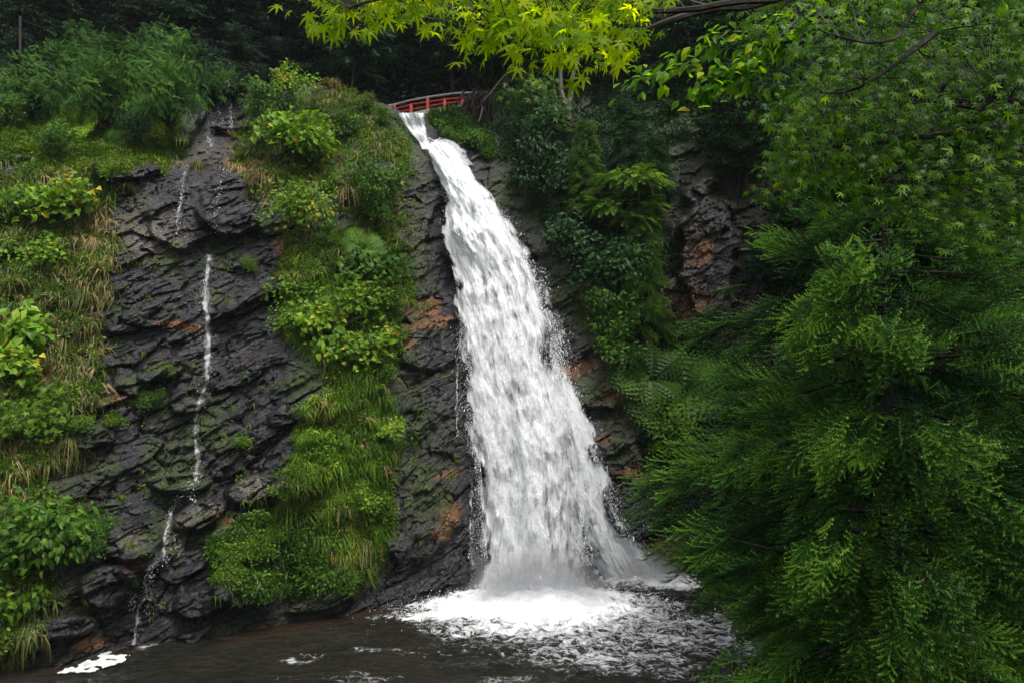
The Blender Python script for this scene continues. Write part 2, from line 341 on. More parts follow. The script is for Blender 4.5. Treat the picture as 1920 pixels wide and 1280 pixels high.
# moss and rust masks
f1 = fbm(PCF * .8, 4, 101); f2 = fbm(PCF * 2.6, 3, 103)
UU, VV = px(PCF)
def blob(u, v, a, b, tl=0, e=.45):
    ct, s_ = math.cos(R(tl)), math.sin(R(tl)); x = (UU - u) * ct - (VV - v) * s_; y = (UU - u) * s_ + (VV - v) * ct
    return np.clip(1.3 - np.sqrt((x / a) ** 2 + (y / b) ** 2) + f1 * e * 2, 0, 1)
moss = np.zeros_like(UU)
for b in [(320, 490, 24, 34), (290, 490, 20, 10), (410, 470, 30, 30), (345, 250, 36, 60, -35), (310, 690, 34, 18), (360, 690, 40, 20), (370, 800, 60, 80), (330, 880, 70, 60), (270, 1040, 24, 26),
          (310, 1010, 40, 40), (400, 1010, 40, 60, 30), (450, 1170, 70, 18, 8), (600, 1130, 70, 24), (620, 1060, 60, 80), (690, 560, 100, 300), (1080, 560, 50, 160, 20), (1110, 730, 60, 40), (1150, 770, 50, 40), (1160, 840, 50, 30),
          (760, 290, 60, 80), (740, 240, 60, 40), (780, 460, 30, 120), (460, 1080, 60, 40), (700, 1000, 60, 120), (790, 900, 60, 120), (640, 880, 90, 200), (600, 700, 60, 140), (520, 150, 60, 20), (850, 340, 30, 60), (60, 700, 160, 500), (100, 400, 160, 160),
          (620, 260, 120, 90), (1000, 350, 100, 120), (1240, 180, 300, 200), (1250, 780, 90, 90), (250, 720, 30, 30), (420, 560, 26, 14), (500, 420, 30, 16), (540, 1150, 40, 14)]:
    moss = np.maximum(moss, blob(*b))
moss = np.where((UU > 930) & (VV < 300), np.maximum(moss, .75), moss)
moss = np.maximum(moss, .55 * sm(PCF[..., 1] - 0, 200, 201))
rust = np.zeros_like(UU)
for b in [(795, 580, 46, 16, 8), (830, 600, 28, 10, 5), (760, 640, 18, 24), (790, 610, 50, 10, 10), (1100, 682, 50, 9, -5), (1075, 700, 30, 14, -30), (1150, 740, 60, 22), (1190, 760, 40, 30), (1150, 830, 50, 10, -18), (1180, 890, 40, 12), (830, 890, 40, 9, 10),
          (845, 965, 24, 24), (830, 1000, 22, 16), (500, 1178, 24, 5, 5), (160, 1205, 30, 10), (420, 985, 26, 24, 50), (250, 1060, 30, 12), (1280, 620, 50, 60), (1310, 470, 26, 26), (1290, 560, 40, 26), (340, 610, 40, 8, -5), (230, 750, 40, 10),
          (60, 905, 30, 12), (1250, 1030, 60, 20), (80, 560, 50, 120), (140, 440, 60, 30), (540, 470, 24, 40), (1120, 560, 40, 12)]:
    rust = np.maximum(rust, blob(*b, e=.6))
tan_ = sm(UU, 1195, 1235) * (1 - sm(UU, 1420, 1470)) * sm(VV, 270, 310) * (1 - sm(VV, 640, 700))
pale = np.zeros_like(UU)
for b in [(625, 195, 50, 24), (580, 270, 30, 14), (625, 310, 26, 34), (650, 270, 40, 14), (490, 915, 50, 20), (380, 965, 46, 20, 28), (350, 290, 90, 20), (250, 1020, 40, 20), (270, 440, 90, 50), (860, 214, 50, 10), (350, 1000, 20, 20)]:
    pale = np.maximum(pale, blob(*b, e=.5))
pale = np.maximum(pale, tan_ * .38)
t = NT('wet_layered_rock'); tc = t.a('TexCoord').outputs['Object']
am = t.a('Attribute', attribute_name='moss').outputs['Fac']; ar = t.a('Attribute', attribute_name='rust').outputs['Fac']; ap = t.a('Attribute', attribute_name='pale').outputs['Fac']
rot = t.map(tc, (1, 1, 1), (0, R(27), 0)); stv = t.map(rot, (.5, 1.2, 3.2))
n1 = t.noise(stv, 1.1, 8, .62, .6); n2 = t.noise(tc, .35, 4); n3 = t.noise(tc, 9, 5, .6); n4 = t.noise(stv, 3.4, 6, .65, .3)
col = t.ramp(n1, [(.3, (.004, .004, .005)), (.5, (.013, .0125, .0155)), (.66, (.034, .032, .038)), (.8, (.08, .072, .078))])
col = t.mix(t.ramp(n2, [(.56, 0), (.70, .45)]), col, t.ramp(n4, [(.3, (.010, .008, .006)), (.7, (.085, .055, .04))]))
col = t.mix(t.math('MULTIPLY', ap, t.ramp(n3, [(.35, .15), (.6, .95)])), col, t.ramp(n4, [(.3, (.05, .042, .035)), (.7, (.22, .19, .155))]))
rm = t.math('MULTIPLY', ar, t.ramp(t.noise(stv, 2.2, 6, .7, .4), [(.38, 0), (.52, 1)]))
col = t.mix(rm, col, t.ramp(n3, [(.3, (.10, .035, .012)), (.7, (.33, .13, .045))]))
mm = t.math('MULTIPLY', am, t.ramp(t.math('ADD', t.noise(tc, 2.3, 6, .7), t.math('MULTIPLY', am, .22)), [(.43, 0), (.62, 1)]))
col = t.mix(mm, col, t.ramp(t.noise(tc, 6, 5, .7), [(.3, (.007, .012, .002)), (.55, (.022, .036, .004)), (.8, (.07, .085, .010))]))
rg = t.math('ADD', t.ramp(t.noise(stv, 4, 4), [(.35, .08), (.7, .30)]), t.math('MULTIPLY', mm, .5), True)
hh = t.math('ADD', t.math('MULTIPLY', n4, 1.0), t.math('MULTIPLY', n3, .45)); hh = t.math('ADD', hh, t.math('MULTIPLY', t.noise(tc, 26, 4, .7), .22))
bp = t.a('Bump', {'Height': hh, 'Strength': 1.0, 'Distance': .15})
M['rock'] = t.fin(t.a('BsdfPrincipled', {'Base Color': col, 'Roughness': rg, 'Specular IOR Level': .6, 'Normal': bp.outputs[0]}).outputs[0])
obj('cliff', mesh('cliff', PCF.reshape(-1, 3), CF, M['rock'], smooth=False, attrs={'moss': moss, 'rust': rust, 'pale': pale}), kind='structure', label='dark wet layered rock cliff behind the pool')

# hillside behind the plateau, under the forest
hx = np.linspace(-75, 75, 90); hs = np.linspace(0, 1, 40)
HX, HS = np.meshgrid(hx, hs); HY = 65 + HS * 50 + np.abs(HX) * -.05; HZ = 29 + HS * 62 + fbm(np.stack([HX * .08, HY * .08, HS * 0], -1), 4, 120) * 5
idx = np.arange(HX.size).reshape(HX.shape); HF = np.stack([idx[:-1, :-1], idx[:-1, 1:], idx[1:, 1:], idx[1:, :-1]], -1).reshape(-1, 4)
obj('hillside', mesh('hillside', np.stack([HX, HY, HZ], -1).reshape(-1, 3), HF, M['soil'], smooth=True), kind='structure', label='steep dark forest slope above the cliff')

# near bank and ground: one sheet on this side of the pool
def bankz(X, Y):
    P = np.stack([X * .2, Y * .2, X * 0], -1)
    right = (X - 9.8 + 1.1 * fbm(np.stack([X * .35, Y * .35, X * 0], -1), 3, 133) - .04 * np.maximum(Y - 20, 0) + np.maximum(14 - Y, 0) * .6) * .52
    near = 8.8 - np.maximum(Y - 2.5, 0) * .8
    z = np.where(right > 0, right * (1 - .35 * sm(right, 4, 12)), right * .6)
    return np.maximum(np.maximum(z, near), -1.2) + fbm(P, 3, 130) * .35 * sm(np.maximum(z, near), -.2, 1)
bx, by = np.meshgrid(np.linspace(-70, 90, 200), np.linspace(-60, 62, 160))
BV = np.stack([bx, by, bankz(bx, by)], -1); idx = np.arange(bx.size).reshape(bx.shape)
M['bank'] = plain('mossy_bank_soil', (.02, .03, .008), (.045, .07, .015), 1.2, .9, .8, .2)
obj('ground', mesh('ground', BV.reshape(-1, 3), np.stack([idx[:-1, :-1], idx[:-1, 1:], idx[1:, 1:], idx[1:, :-1]], -1).reshape(-1, 4), M['bank'], smooth=True), kind='structure', label='sloping earth bank beside the pool')

# ------------------------------------------------------------------ pool
IMP = pt(1010, 1142, ywater(1142)); IMP2 = pt(1225, 1094, ywater(1094))
nx, ny = 640, 460
xs = np.linspace(-26, 22, nx); ys = np.linspace(21, 56, ny); WX, WY = np.meshgrid(xs, ys)
WP = np.stack([WX, WY, WX * 0], -1)
d1 = np.hypot((WX - IMP[0]) / 1.25, (WY - IMP[1]) / 1.0); d2 = np.hypot((WX - IMP2[0]) / 1.5, WY - IMP2[1])
turb = np.exp(-(d1 / 9) ** 2) * .9 + .5 * np.exp(-(d2 / 5) ** 2) + .10
lump = np.abs(fbm(WP * np.array([.9, .9, 1]) + fbm(WP * .5, 2, 150)[..., None], 4, 151)) ; fine = fbm(WP * np.array([2.2, 3.0, 1]), 3, 155)
ring = np.sin(d1 * 2.1 + fbm(WP * .35, 2, 158) * 3) * np.exp(-((d1 - 6) / 5) ** 2) * .07
WZ = turb * (.42 * (.35 - lump) + .10 * fine) + ring + .03 * fine + .95 * np.exp(-(d1 / 2.9) ** 2) + .4 * np.exp(-(d2 / 1.6) ** 2)
wu, wv = px(np.stack([WX, WY, WZ * 0], -1))
# how much foam floats where: falls off from the two impact points, lies in a broken tail to the right
fo = 1.55 - d1 / 4.9
fo = np.maximum(fo, 1.25 - np.hypot((WX - IMP2[0]) / 1.9, (WY - IMP2[1]) / 1.0) / 2.2)
tail = .64 - .065 * np.hypot((WX - IMP[0] - 4.0) / 1.5, WY - IMP[1] + 4.5)
fo = np.maximum(fo, np.minimum(tail, .55)); 
fl = fbm(WP * np.array([.35, .8, 1]), 4, 160)
spot = np.exp(-(((wu - 545) / 16) ** 2 + ((wv - 1236) / 7) ** 2)) * .8
leftf = np.exp(-(((wu - 262) / 40) ** 2 + ((wv - 1207) / 10) ** 2)) * .62
fo = np.maximum(fo, .22 * sm(fl, .05, .5) * sm(wu, 250, 700))
fo = np.clip(np.maximum(np.maximum(fo + fl * .25, spot), leftf + fl * .1), 0, 1.4)
shal = np.exp(-((wv - shore(wu) - 6) / 14) ** 2) * sm(wu, 380, 440) * (1 - sm(wu, 720, 800))
shal = .20 * shal; shal = np.maximum(shal, .2 * np.exp(-((wv - shore(wu) - 4) / 9) ** 2) * sm(wu, 60, 100) * (1 - sm(wu, 240, 300)))
t = NT('pool_water'); tc = t.a('TexCoord').outputs['Object']; af = t.a('Attribute', attribute_name='foam').outputs['Fac']; as_ = t.a('Attribute', attribute_name='shallow').outputs['Fac']
wn = t.a('TexNoise', {'Vector': tc, 'Scale': .8, 'Detail': 3}).outputs[1]
wv_ = t.a('VectorMath', {0: tc, 1: t.a('VectorMath', {0: wn, 3: 1.1}, operation='SCALE').outputs[0]}, operation='ADD').outputs[0]
wm = t.map(wv_, (1, 1.5, 1))
ridge = t.math('ABSOLUTE', t.math('SUBTRACT', t.noise(wm, 1.3, 7, .68, .5), .5)); ridge = t.ramp(ridge, [(0, 1), (.09, 0)])
nn = t.noise(wm, 2.4, 8, .72)
val = t.math('ADD', t.math('ADD', t.math('MULTIPLY', af, 1.05), t.math('MULTIPLY', ridge, .34)), t.math('MULTIPLY', t.math('SUBTRACT', nn, .5), 1.3))
fm = t.ramp(val, [(.60, 0), (.80, .55), (1.08, 1)])
fm = t.math('MULTIPLY', fm, t.ramp(af, [(.12, 0), (.3, 1)]))
deep = t.mix(t.ramp(t.noise(tc, .3, 3), [(.4, 0), (.6, 1)]), (.010, .010, .006), (.020, .017, .010))
deep = t.mix(t.math('MULTIPLY', as_, .8), deep, (.10, .03, .010))
deep = t.mix(t.math('MULTIPLY', t.ramp(af, [(.3, 0), (1.0, 1)]), .6), deep, (.10, .105, .09))
r1 = t.noise(t.map(tc, (1, 2.4, 1)), 1.5, 7, .66, .8); r2 = t.noise(t.map(tc, (1, 1.7, 1)), 9, 4, .6)
b1 = t.a('Bump', {'Height': t.math('ADD', r1, t.math('MULTIPLY', r2, .25)), 'Strength': 1.0, 'Distance': .6})
water = t.a('BsdfPrincipled', {'Base Color': deep, 'Roughness': .08, 'IOR': 1.33, 'Specular IOR Level': .5, 'Normal': b1.outputs[0]})
b2 = t.a('Bump', {'Height': t.math('ADD', fm, t.math('MULTIPLY', nn, .6)), 'Strength': .7, 'Distance': .2})
foam = t.a('BsdfPrincipled', {'Base Color': (.80, .82, .84, 1), 'Roughness': .7, 'Normal': b2.outputs[0], 'Subsurface Weight': 0.0})
M['water'] = t.fin(t.a('MixShader', {0: fm, 1: water.outputs[0], 2: foam.outputs[0]}).outputs[0])
idx = np.arange(WX.size).reshape(WX.shape)
obj('water', mesh('water', np.stack([WX, WY, WZ], -1).reshape(-1, 3), np.stack([idx[:-1, :-1], idx[:-1, 1:], idx[1:, 1:], idx[1:, :-1]], -1).reshape(-1, 4), M['water'], smooth=True,
    attrs={'foam': fo, 'shallow': shal}), kind='structure', label='dark brown plunge pool with white foam under the fall')

# ------------------------------------------------------------------ the big waterfall
def watermat(name, lo, hi, sx=1.0, sy=.28, base=.9, dark=.35, dist=.5):
    t = NT(name); uv = t.a('UVMap', uv_map='UVMap').outputs[0]; ae = t.a('Attribute', attribute_name='dens').outputs['Fac']
    m = t.map(uv, (sx, sy, 1))
    n1 = t.noise(m, 1.5, 8, .66, dist); n2 = t.noise(t.map(uv, (sx * 3.5, sy * 1.6, 1), (0, 0, .15)), 1.6, 6, .7, .8); n3 = t.noise(t.map(uv, (sx * 9, sy * 2.2, 1)), 1.5, 4, .7)
    v = t.math('ADD', t.math('ADD', t.math('MULTIPLY', n1, .45), t.math('MULTIPLY', n2, .40)), t.math('MULTIPLY', n3, .35))
    v = t.math('ADD', v, t.math('SUBTRACT', ae, .5))
    al = t.ramp(v, [(lo, 0), (hi, 1)])
    col = t.mix(t.ramp(n2, [(.35, 0), (.62, 1)]), (dark * .93, dark * .98, dark * 1.02), (base * .97, base * .985, base))
    b = t.a('Bump', {'Height': v, 'Strength': .9, 'Distance': .35})
    d = t.a('BsdfPrincipled', {'Base Color': col, 'Roughness': .5, 'Normal': b.outputs[0]})
    tr = t.a('BsdfTranslucent', {'Color': (.85, .88, .9, 1), 'Normal': b.outputs[0]})
    s_ = t.a('MixShader', {0: .25, 1: d.outputs[0], 2: tr.outputs[0]})
    return t.fin(t.a('MixShader', {0: al, 1: t.a('BsdfTransparent').outputs[0], 2: s_.outputs[0]}).outputs[0])
M['fall_back'] = watermat('falling_water_veil', .42, .66, 1.1, .40, .96, dark=.72)
M['fall_front'] = watermat('falling_white_water', .53, .74, 1.5, .58, .96, .88, 1.0)
M['drops'] = plain('white_spray_drops', (.8, .83, .86), (.92, .94, .96), 5, .35, 0)
M['foamw'] = plain('white_foam', (.30, .31, .31), (.66, .68, .69), 4, .9, 1.0)
def sheet(name, rows, mat, parent, cling=None, tear=.9, ns=150, nt=620, bulge=.5, off=0., amp=.2, seed=200, edge=.16, tune=0., profile=None, **kw):
    rows = np.array(rows, float); v = np.linspace(rows[0, 0], rows[-1, 0], nt); L = np.interp(v, rows[:, 0], rows[:, 1]); Rr = np.interp(v, rows[:, 0], rows[:, 2]); Y = np.interp(v, rows[:, 0], rows[:, 3]) + off
    k = np.ones(9) / 9
    Y = np.convolve(np.pad(Y, 4, mode='edge'), k, 'valid'); L = np.convolve(np.pad(L, 4, mode='edge'), k, 'valid'); Rr = np.convolve(np.pad(Rr, 4, mode='edge'), k, 'valid')
    s = np.linspace(-.06, 1.06, ns); U = L[:, None] + (Rr - L)[:, None] * s[None]; Vv = np.repeat(v[:, None], ns, 1)
    if cling is not None: sy = surf(U, Vv)[0][..., 1]; Y = np.minimum(sy.min(1), np.interp(v, rows[:, 0], rows[:, 3]) + 9) - cling; Y = np.convolve(np.pad(Y, 8, mode='edge'), np.ones(17) / 17, 'valid')
    P = pt(U, Vv, np.repeat(Y[:, None], ns, 1)); 
    ln = np.concatenate([[0], np.cumsum(np.linalg.norm(np.diff(P[:, ns // 2], axis=0), axis=1))])
    W_ = np.linalg.norm(P[:, -1] - P[:, 0], axis=1)
    uvx = (s[None] - .5) * W_[:, None]; uvy = np.repeat(ln[:, None], ns, 1)
    nz = fbm(np.stack([uvx * .8, uvy * .22, uvx * 0], -1), 4, seed); nz2 = fbm(np.stack([uvx * 2.5, uvy * .8, uvx * 0], -1), 3, seed + 5)
    d = -bulge * np.clip(1 - (2 * s[None] - 1) ** 2, 0, 1) * W_[:, None] / 6 - amp * nz * 1.6 - amp * .6 * nz2
    P = pt(U, Vv, Y[:, None] + d)
    sc_ = np.clip(s, 0, 1)[None]; e = edge * (1 + .6 * fbm(np.stack([uvx * 0, uvy * .5, uvx * 0], -1), 3, seed + 9))
    wob = .5 * fbm(np.stack([uvx * .9, uvy * .25, uvx * 0], -1), 3, seed + 11)
    ed = np.minimum(np.clip((s[None] + .06) / e, 0, 1), np.clip((1.06 - s[None]) / (e * 1.5), 0, 1))
    dens = .5 + tune - (1 - ed) * .42 + wob * .25
    hole = fbm(np.stack([uvx * 2.2, uvy * 1.15, uvx * 0], -1), 4, 977); h2 = fbm(np.stack([uvx * 4.2, uvy * 2.2, uvx * 0 + 4], -1), 3, 978); dens = dens - tear * (.15 * sm(hole, .05, .5) + .10 * sm(h2, .12, .5)) + .10 * sm(-hole, .0, .4); dens = dens + (1 - ed) * .30 * fbm(np.stack([uvx * 2.4, uvy * 1.3, uvx * 0], -1), 3, seed + 31)
    if profile is not None: dens = dens + profile(sc_ + 0 * Vv, Vv)
    idx = np.arange(nt * ns).reshape(nt, ns)
    return obj(name, mesh(name, P.reshape(-1, 3), np.stack([idx[:-1, :-1], idx[:-1, 1:], idx[1:, 1:], idx[1:, :-1]], -1).reshape(-1, 4), mat, smooth=True, uv=np.stack([uvx, uvy], -1).reshape(-1, 2), attrs={'dens': dens}), parent, **kw)
FALL = [(259, 789, 822, 51.2), (270, 792, 842, 50.9), (282, 799, 850, 50.5), (300, 809, 866, 50.0), (336, 828, 892, 49.2), (370, 840, 921, 48.7), (403, 841, 942, 48.3), (430, 832, 959, 48.0), (465, 844, 982, 47.7), (497, 855, 996, 47.5), (531, 864, 1012, 47.3), (564, 860, 1024, 47.0),
        (600, 862, 1040, 46.8), (631, 864, 1050, 46.6), (665, 868, 1048, 46.4), (700, 872, 1058, 46.3), (750, 874, 1074, 46.1), (800, 878, 1090, 45.9), (850, 884, 1102, 45.7), (900, 890, 1106, 45.6), (1000, 898, 1104, 45.4), (1060, 902, 1092, 45.3), (1125, 908, 1078, 45.2)]
wf = empty('waterfall', pt(1005, 1120, 45.4), kind='structure', label='broad white waterfall plunging into the pool')
def place0(o): o.matrix_parent_inverse = Matrix.Translation(-Vector(o.parent.location)); return o
fprof = lambda s, v: -.6 * (1 - sm(v, 259, 278)) + .16 * sm(v, 560, 330) - .05 * sm(v, 440, 640) * (1 - sm(v, 1000, 1100)) - .06 * sm(s, .6, .9) * sm(v, 380, 450) + .35 * sm(v, 1040, 1110)
place0(sheet('water_sheet', FALL, M['fall_back'], wf, off=.25, tune=.12, profile=fprof, seed=210, tear=.55))
place0(sheet('water_sheet', FALL, M['fall_front'], wf, off=-.35, tune=.02, profile=fprof, seed=230, amp=.34, edge=.22))
place0(sheet('water_sheet', FALL, M['fall_front'], wf, off=-.8, tune=-.06, profile=lambda s, v: fprof(s, v), seed=260, amp=.42, edge=.34))
# the chute above and the fan on the rocks to the right
CH_ = [(212, 746, 792, 55.6), (232, 758, 797, 54.2), (250, 773, 801, 52.8), (266, 786, 806, 51.5), (280, 792, 812, 50.9)]
place0(sheet('water_chute', CH_, M['fall_front'], wf, cling=.25, ns=50, nt=90, bulge=.3, amp=.25, tune=.16, seed=300, edge=.1))
SHELF = [(258, 790, 826, 52.2), (264, 790, 846, 51.4), (285, 798, 872, 50.7), (310, 812, 890, 50.1)]
place0(sheet('water_shelf', SHELF, watermat('milky_water', .40, .62, 1.0, .5, .62, .36, .6), wf, ns=60, nt=60, bulge=.2, amp=.12, tune=.12, seed=310, edge=.1))
FAN = [(640, 1010, 1046, 47.3), (690, 1015, 1062, 47.1), (740, 1025, 1080, 47.0), (770, 1030, 1094, 46.9), (800, 1040, 1110, 46.8), (860, 1050, 1130, 46.8), (930, 1055, 1152, 46.9), (1000, 1060, 1184, 47.2), (1040, 1062, 1210, 47.6), (1070, 1066, 1238, 48.0), (1092, 1070, 1262, 48.2)]
fan = sheet('side_fan', FAN, M['fall_back'], wf, ns=70, nt=260, bulge=.4, amp=.25, tune=.08, seed=330, edge=.16, profile=lambda s, v: -.5 * (1 - sm(v, 645, 740)) + .10 * np.exp(-((s - .55) / .16) ** 2) * sm(v, 960, 1020) - .16 * np.exp(-((s - .25) / .10) ** 2) * sm(v, 1000, 1050) + .10 * np.exp(-((s - .85) / .12) ** 2)); place0(fan)
# spray: thousands of separate drops and torn shreds of water round the edges
def octa():
    V = np.array([(1, 0, 0), (-1, 0, 0), (0, 1, 0), (0, -1, 0), (0, 0, 1.6), (0, 0, -1.6)], float) * .5
    F = np.array([(0, 2, 4), (2, 1, 4), (1, 3, 4), (3, 0, 4), (2, 0, 5), (1, 2, 5), (3, 1, 5), (0, 3, 5)]); return V, F, None
def spray(N, rows, side, spread, sz, ybias=0.):
    rows = np.array(rows, float); v = rng.uniform(rows[0, 0], rows[-1, 0], N); L = np.interp(v, rows[:, 0], rows[:, 1]); Rr = np.interp(v, rows[:, 0], rows[:, 2]); Y = np.interp(v, rows[:, 0], rows[:, 3])
    k = np.abs(rng.normal(0, 1, N)) * spread * sm(v, 250, 420) + 0 * v
    clump = fbm(np.stack([v * .03, v * 0 + side, v * 0], -1), 3, 400); k *= 1 + .9 * clump
    u = np.where(rng.random(N) < .5, L - k * .8 + 10, Rr + k - 12) if side == 0 else (Rr + k - 18 if side > 0 else L - k + 14)
    if side == 2: u = L + (Rr - L) * rng.random(N)
    P = pt(u, v, Y - .5 + rng.normal(0, .5, N) + ybias)
    s = sz * .8 * rng.lognormal(0, .45, N); S = np.stack([s, s, s * rng.uniform(1, 3.2, N)], -1)
    return inst(octa(), np.repeat(np.eye(3)[None], N, 0), P, S)
dr = join(spray(13000, FALL, 1, 13, .017), spray(5000, FALL, -1, 10, .014), spray(5000, FAN, 1, 12, .014), spray(2000, FAN, 2, 9, .02, -.5), spray(2500, CH_, 0, 4, .022))
place0(obj('spray', mesh('spray', *dr[:2], M['drops'], rnd=dr[2]), wf, kind='stuff'))
# splashes round the impact
N = 26000; a = rng.uniform(0, 2 * math.pi, N); r_ = np.abs(rng.normal(0, 1, N)) * 2.4; S_P = IMP + np.stack([np.cos(a) * r_ * 1.3, np.sin(a) * r_ * .9, np.abs(rng.normal(0, .45, N)) * np.exp(-r_ / 5) + .1 + .9 * np.exp(-(r_ / 2.6) ** 2)], -1)
N2 = 9000; a = rng.uniform(0, 2 * math.pi, N2); r2_ = np.abs(rng.normal(0, 1, N2)) * 1.3; S_P2 = IMP2 + np.stack([np.cos(a) * r2_ * 1.6, np.sin(a) * r2_ * .8, np.abs(rng.normal(0, .4, N2)) * np.exp(-r2_ / 3) + .1], -1)
SP = np.concatenate([S_P, S_P2]); s = .018 * rng.lognormal(0, .5, len(SP))
d_ = inst(octa(), np.repeat(np.eye(3)[None], len(SP), 0), SP, s); place0(obj('splash', mesh('splash', *d_[:2], M['drops'], rnd=d_[2]), wf, kind='stuff'))

def puff(c, r, dens, label):
    bm_ = []; n_, m_ = 24, 12
    V = [(math.cos(a) * math.cos(e) * r[0], math.sin(a) * math.cos(e) * r[1], math.sin(e) * r[2]) for e in np.linspace(-math.pi / 2, math.pi / 2, m_) for a in np.linspace(0, 2 * math.pi, n_, endpoint=False)]
    F = [(i * n_ + j, i * n_ + (j + 1) % n_, (i + 1) * n_ + (j + 1) % n_, (i + 1) * n_ + j) for i in range(m_ - 1) for j in range(n_)]
    t = NT('water_mist'); tc = t.a('TexCoord').outputs['Object']; s_ = t.map(tc, (1 / r[0], 1 / r[1], 1 / r[2])); l = t.a('VectorMath', {0: s_}, operation='LENGTH').outputs['Value']
    f = t.math('SUBTRACT', t.math('SUBTRACT', 1.0, l), t.math('MULTIPLY', t.noise(tc, .7, 3), .5)); f = t.math('MULTIPLY', f, dens * 2.5, ); f = t.math('MAXIMUM', f, 0.0)
    vol = t.a('VolumePrincipled', {'Color': (.95, .97, 1, 1), 'Density': f, 'Anisotropy': .2}); t.t.links.new(vol.outputs[0], t.out.inputs['Volume'])
    o = obj('mist', mesh('mist', V, F, t.m, smooth=True), kind='stuff', label=label); o.location = tuple(float(x) for x in c)
puff(IMP + np.array([0, 0, .6]), (5.8, 3.2, 3.6), .62, 'white mist rising where the fall hits the pool')
puff(IMP2 + np.array([-.3, -.6, .5]), (3.8, 2.2, 2.2), .5, 'mist where the side fan meets the pool')
# ------------------------------------------------------------------ the thin cascades on the left face
M['thin'] = watermat('thin_trickling_water', .53, .70, 8.0, 1.8, .9, .6, 1.6)
M['film'] = watermat('thin_water_film', .50, .95, 6.0, .9, .55, .3, 1.0)
def trickle(name, path, wpx, parent, tune=0., lift=.18, seed=500, n=160, mat='thin'):
    p = np.array(path, float); c = spline(p, n); c = c + np.stack([fbm(np.stack([np.arange(n) * .11, np.zeros(n) + seed, np.zeros(n)], -1), 3, seed) * 5, np.zeros(n)], -1)
    wd = wpx * .80 * (1 + .45 * fbm(np.stack([np.arange(n) * .15, np.zeros(n) + seed, np.zeros(n)], -1), 3, seed + 3))
    s = np.linspace(-1, 1, 9); U = c[:, 0][:, None] + wd[:, None] * s[None] * .5; Vv = np.repeat(c[:, 1][:, None], 9, 1)
    P, _ = surf(U, Vv); Y = P[..., 1] - lift; Y = np.minimum(Y, Y.mean(1, keepdims=True) + .05); P = pt(U, Vv, Y)
    ln = np.concatenate([[0], np.cumsum(np.linalg.norm(np.diff(P[:, 4], axis=0), axis=1))]); uv = np.stack([s[None] * wd[:, None] * .5 * .028 + seed, np.repeat(ln[:, None], 9, 1)], -1)
    dens = .5 + tune - .30 * np.abs(s[None]) ** 2 + .22 * fbm(np.stack([np.repeat(ln[:, None], 9, 1) * 1.3, U * 0 + seed, U * 0], -1), 3, seed); idx = np.arange(n * 9).reshape(n, 9)
    place0(obj(name, mesh(name, P.reshape(-1, 3), np.stack([idx[:-1, :-1], idx[:-1, 1:], idx[1:, 1:], idx[1:, :-1]], -1).reshape(-1, 4), M[mat], smooth=True, uv=uv.reshape(-1, 2), attrs={'dens': dens}), parent))
    K = int(35 + .55 * np.abs(np.diff(c, axis=0)).sum()); i = rng.integers(0, n, K); u_ = c[i, 0] + rng.normal(0, wpx * .45, K); v_ = c[i, 1] + rng.uniform(-4, 4, K); p_, _ = surf(u_, v_, lift + .1); s_ = .011 * rng.lognormal(0, .4, K)
    return inst(octa(), np.repeat(np.eye(3)[None], K, 0), p_, np.stack([s_, s_, s_ * 2], -1))
def cascade(label, parts):
    p0, _ = surf(np.array([parts[0][0][-1][0]]), np.array([parts[0][0][-1][1]])); e = empty('cascade', p0[0], kind='structure', label=label); ds = []
    for k, (path, wpx, tune) in enumerate(parts):
        trickle('water_film', path, wpx * 2.0, e, tune - .07, lift=.12, seed=800 + k * 7, mat='film'); ds.append(trickle('water_strand', path, wpx, e, tune, seed=500 + k * 7))
    d = join(*ds); place0(obj('spray', mesh('spray', *d[:2], M['drops'], rnd=d[2]), e, kind='stuff'))
cascade('thin white cascade trickling down the dark left rock face', [
    ([(392, 478), (388, 520), (386, 560), (388, 600), (390, 645), (388, 685), (384, 720), (374, 760), (368, 800), (370, 850), (368, 900)], 15, .08),
    ([(376, 898), (360, 906), (345, 915), (335, 935), (322, 958)], 16, -.10), ([(322, 958), (316, 980), (310, 1010), (306, 1046), (296, 1052)], 10, .06), ([(300, 1050), (280, 1062), (272, 1090), (274, 1110), (262, 1140), (256, 1170), (248, 1208)], 12, .02),
    ([(278, 1062), (280, 1090), (282, 1115), (276, 1150)], 9, -.06), ([(365, 906), (360, 930), (368, 945)], 9, -.12), ([(328, 1000), (330, 1040)], 7, -.02), ([(245, 1110), (246, 1140)], 6, -.02)])
cascade('faint white trickle beside the hanging grass tuft near the top ledge', [([(347, 320), (345, 345), (340, 370), (336, 400), (332, 440)], 10, -.02), ([(418, 312), (416, 335), (408, 360), (406, 400), (395, 450)], 12, -.14)])
cascade('small twin cascade in the dark recess above the ledge', [([(412, 160), (414, 185), (412, 215)], 4, -.02), ([(428, 158), (430, 180), (433, 205), (434, 235)], 4, .0), ([(418, 232), (402, 238), (402, 255)], 8, -.02), ([(452, 165), (452, 190)], 6, -.04), ([(394, 262), (396, 275)], 10, .04), ([(434, 236), (434, 250)], 6, .04)])
cascade('thin side strands beside the left edge of the great waterfall', [([(836, 330), (838, 380), (842, 430)], 14, -.06), ([(858, 640), (856, 700), (856, 760), (856, 820)], 5, .02), ([(884, 900), (884, 1000), (886, 1090)], 8, .0)])
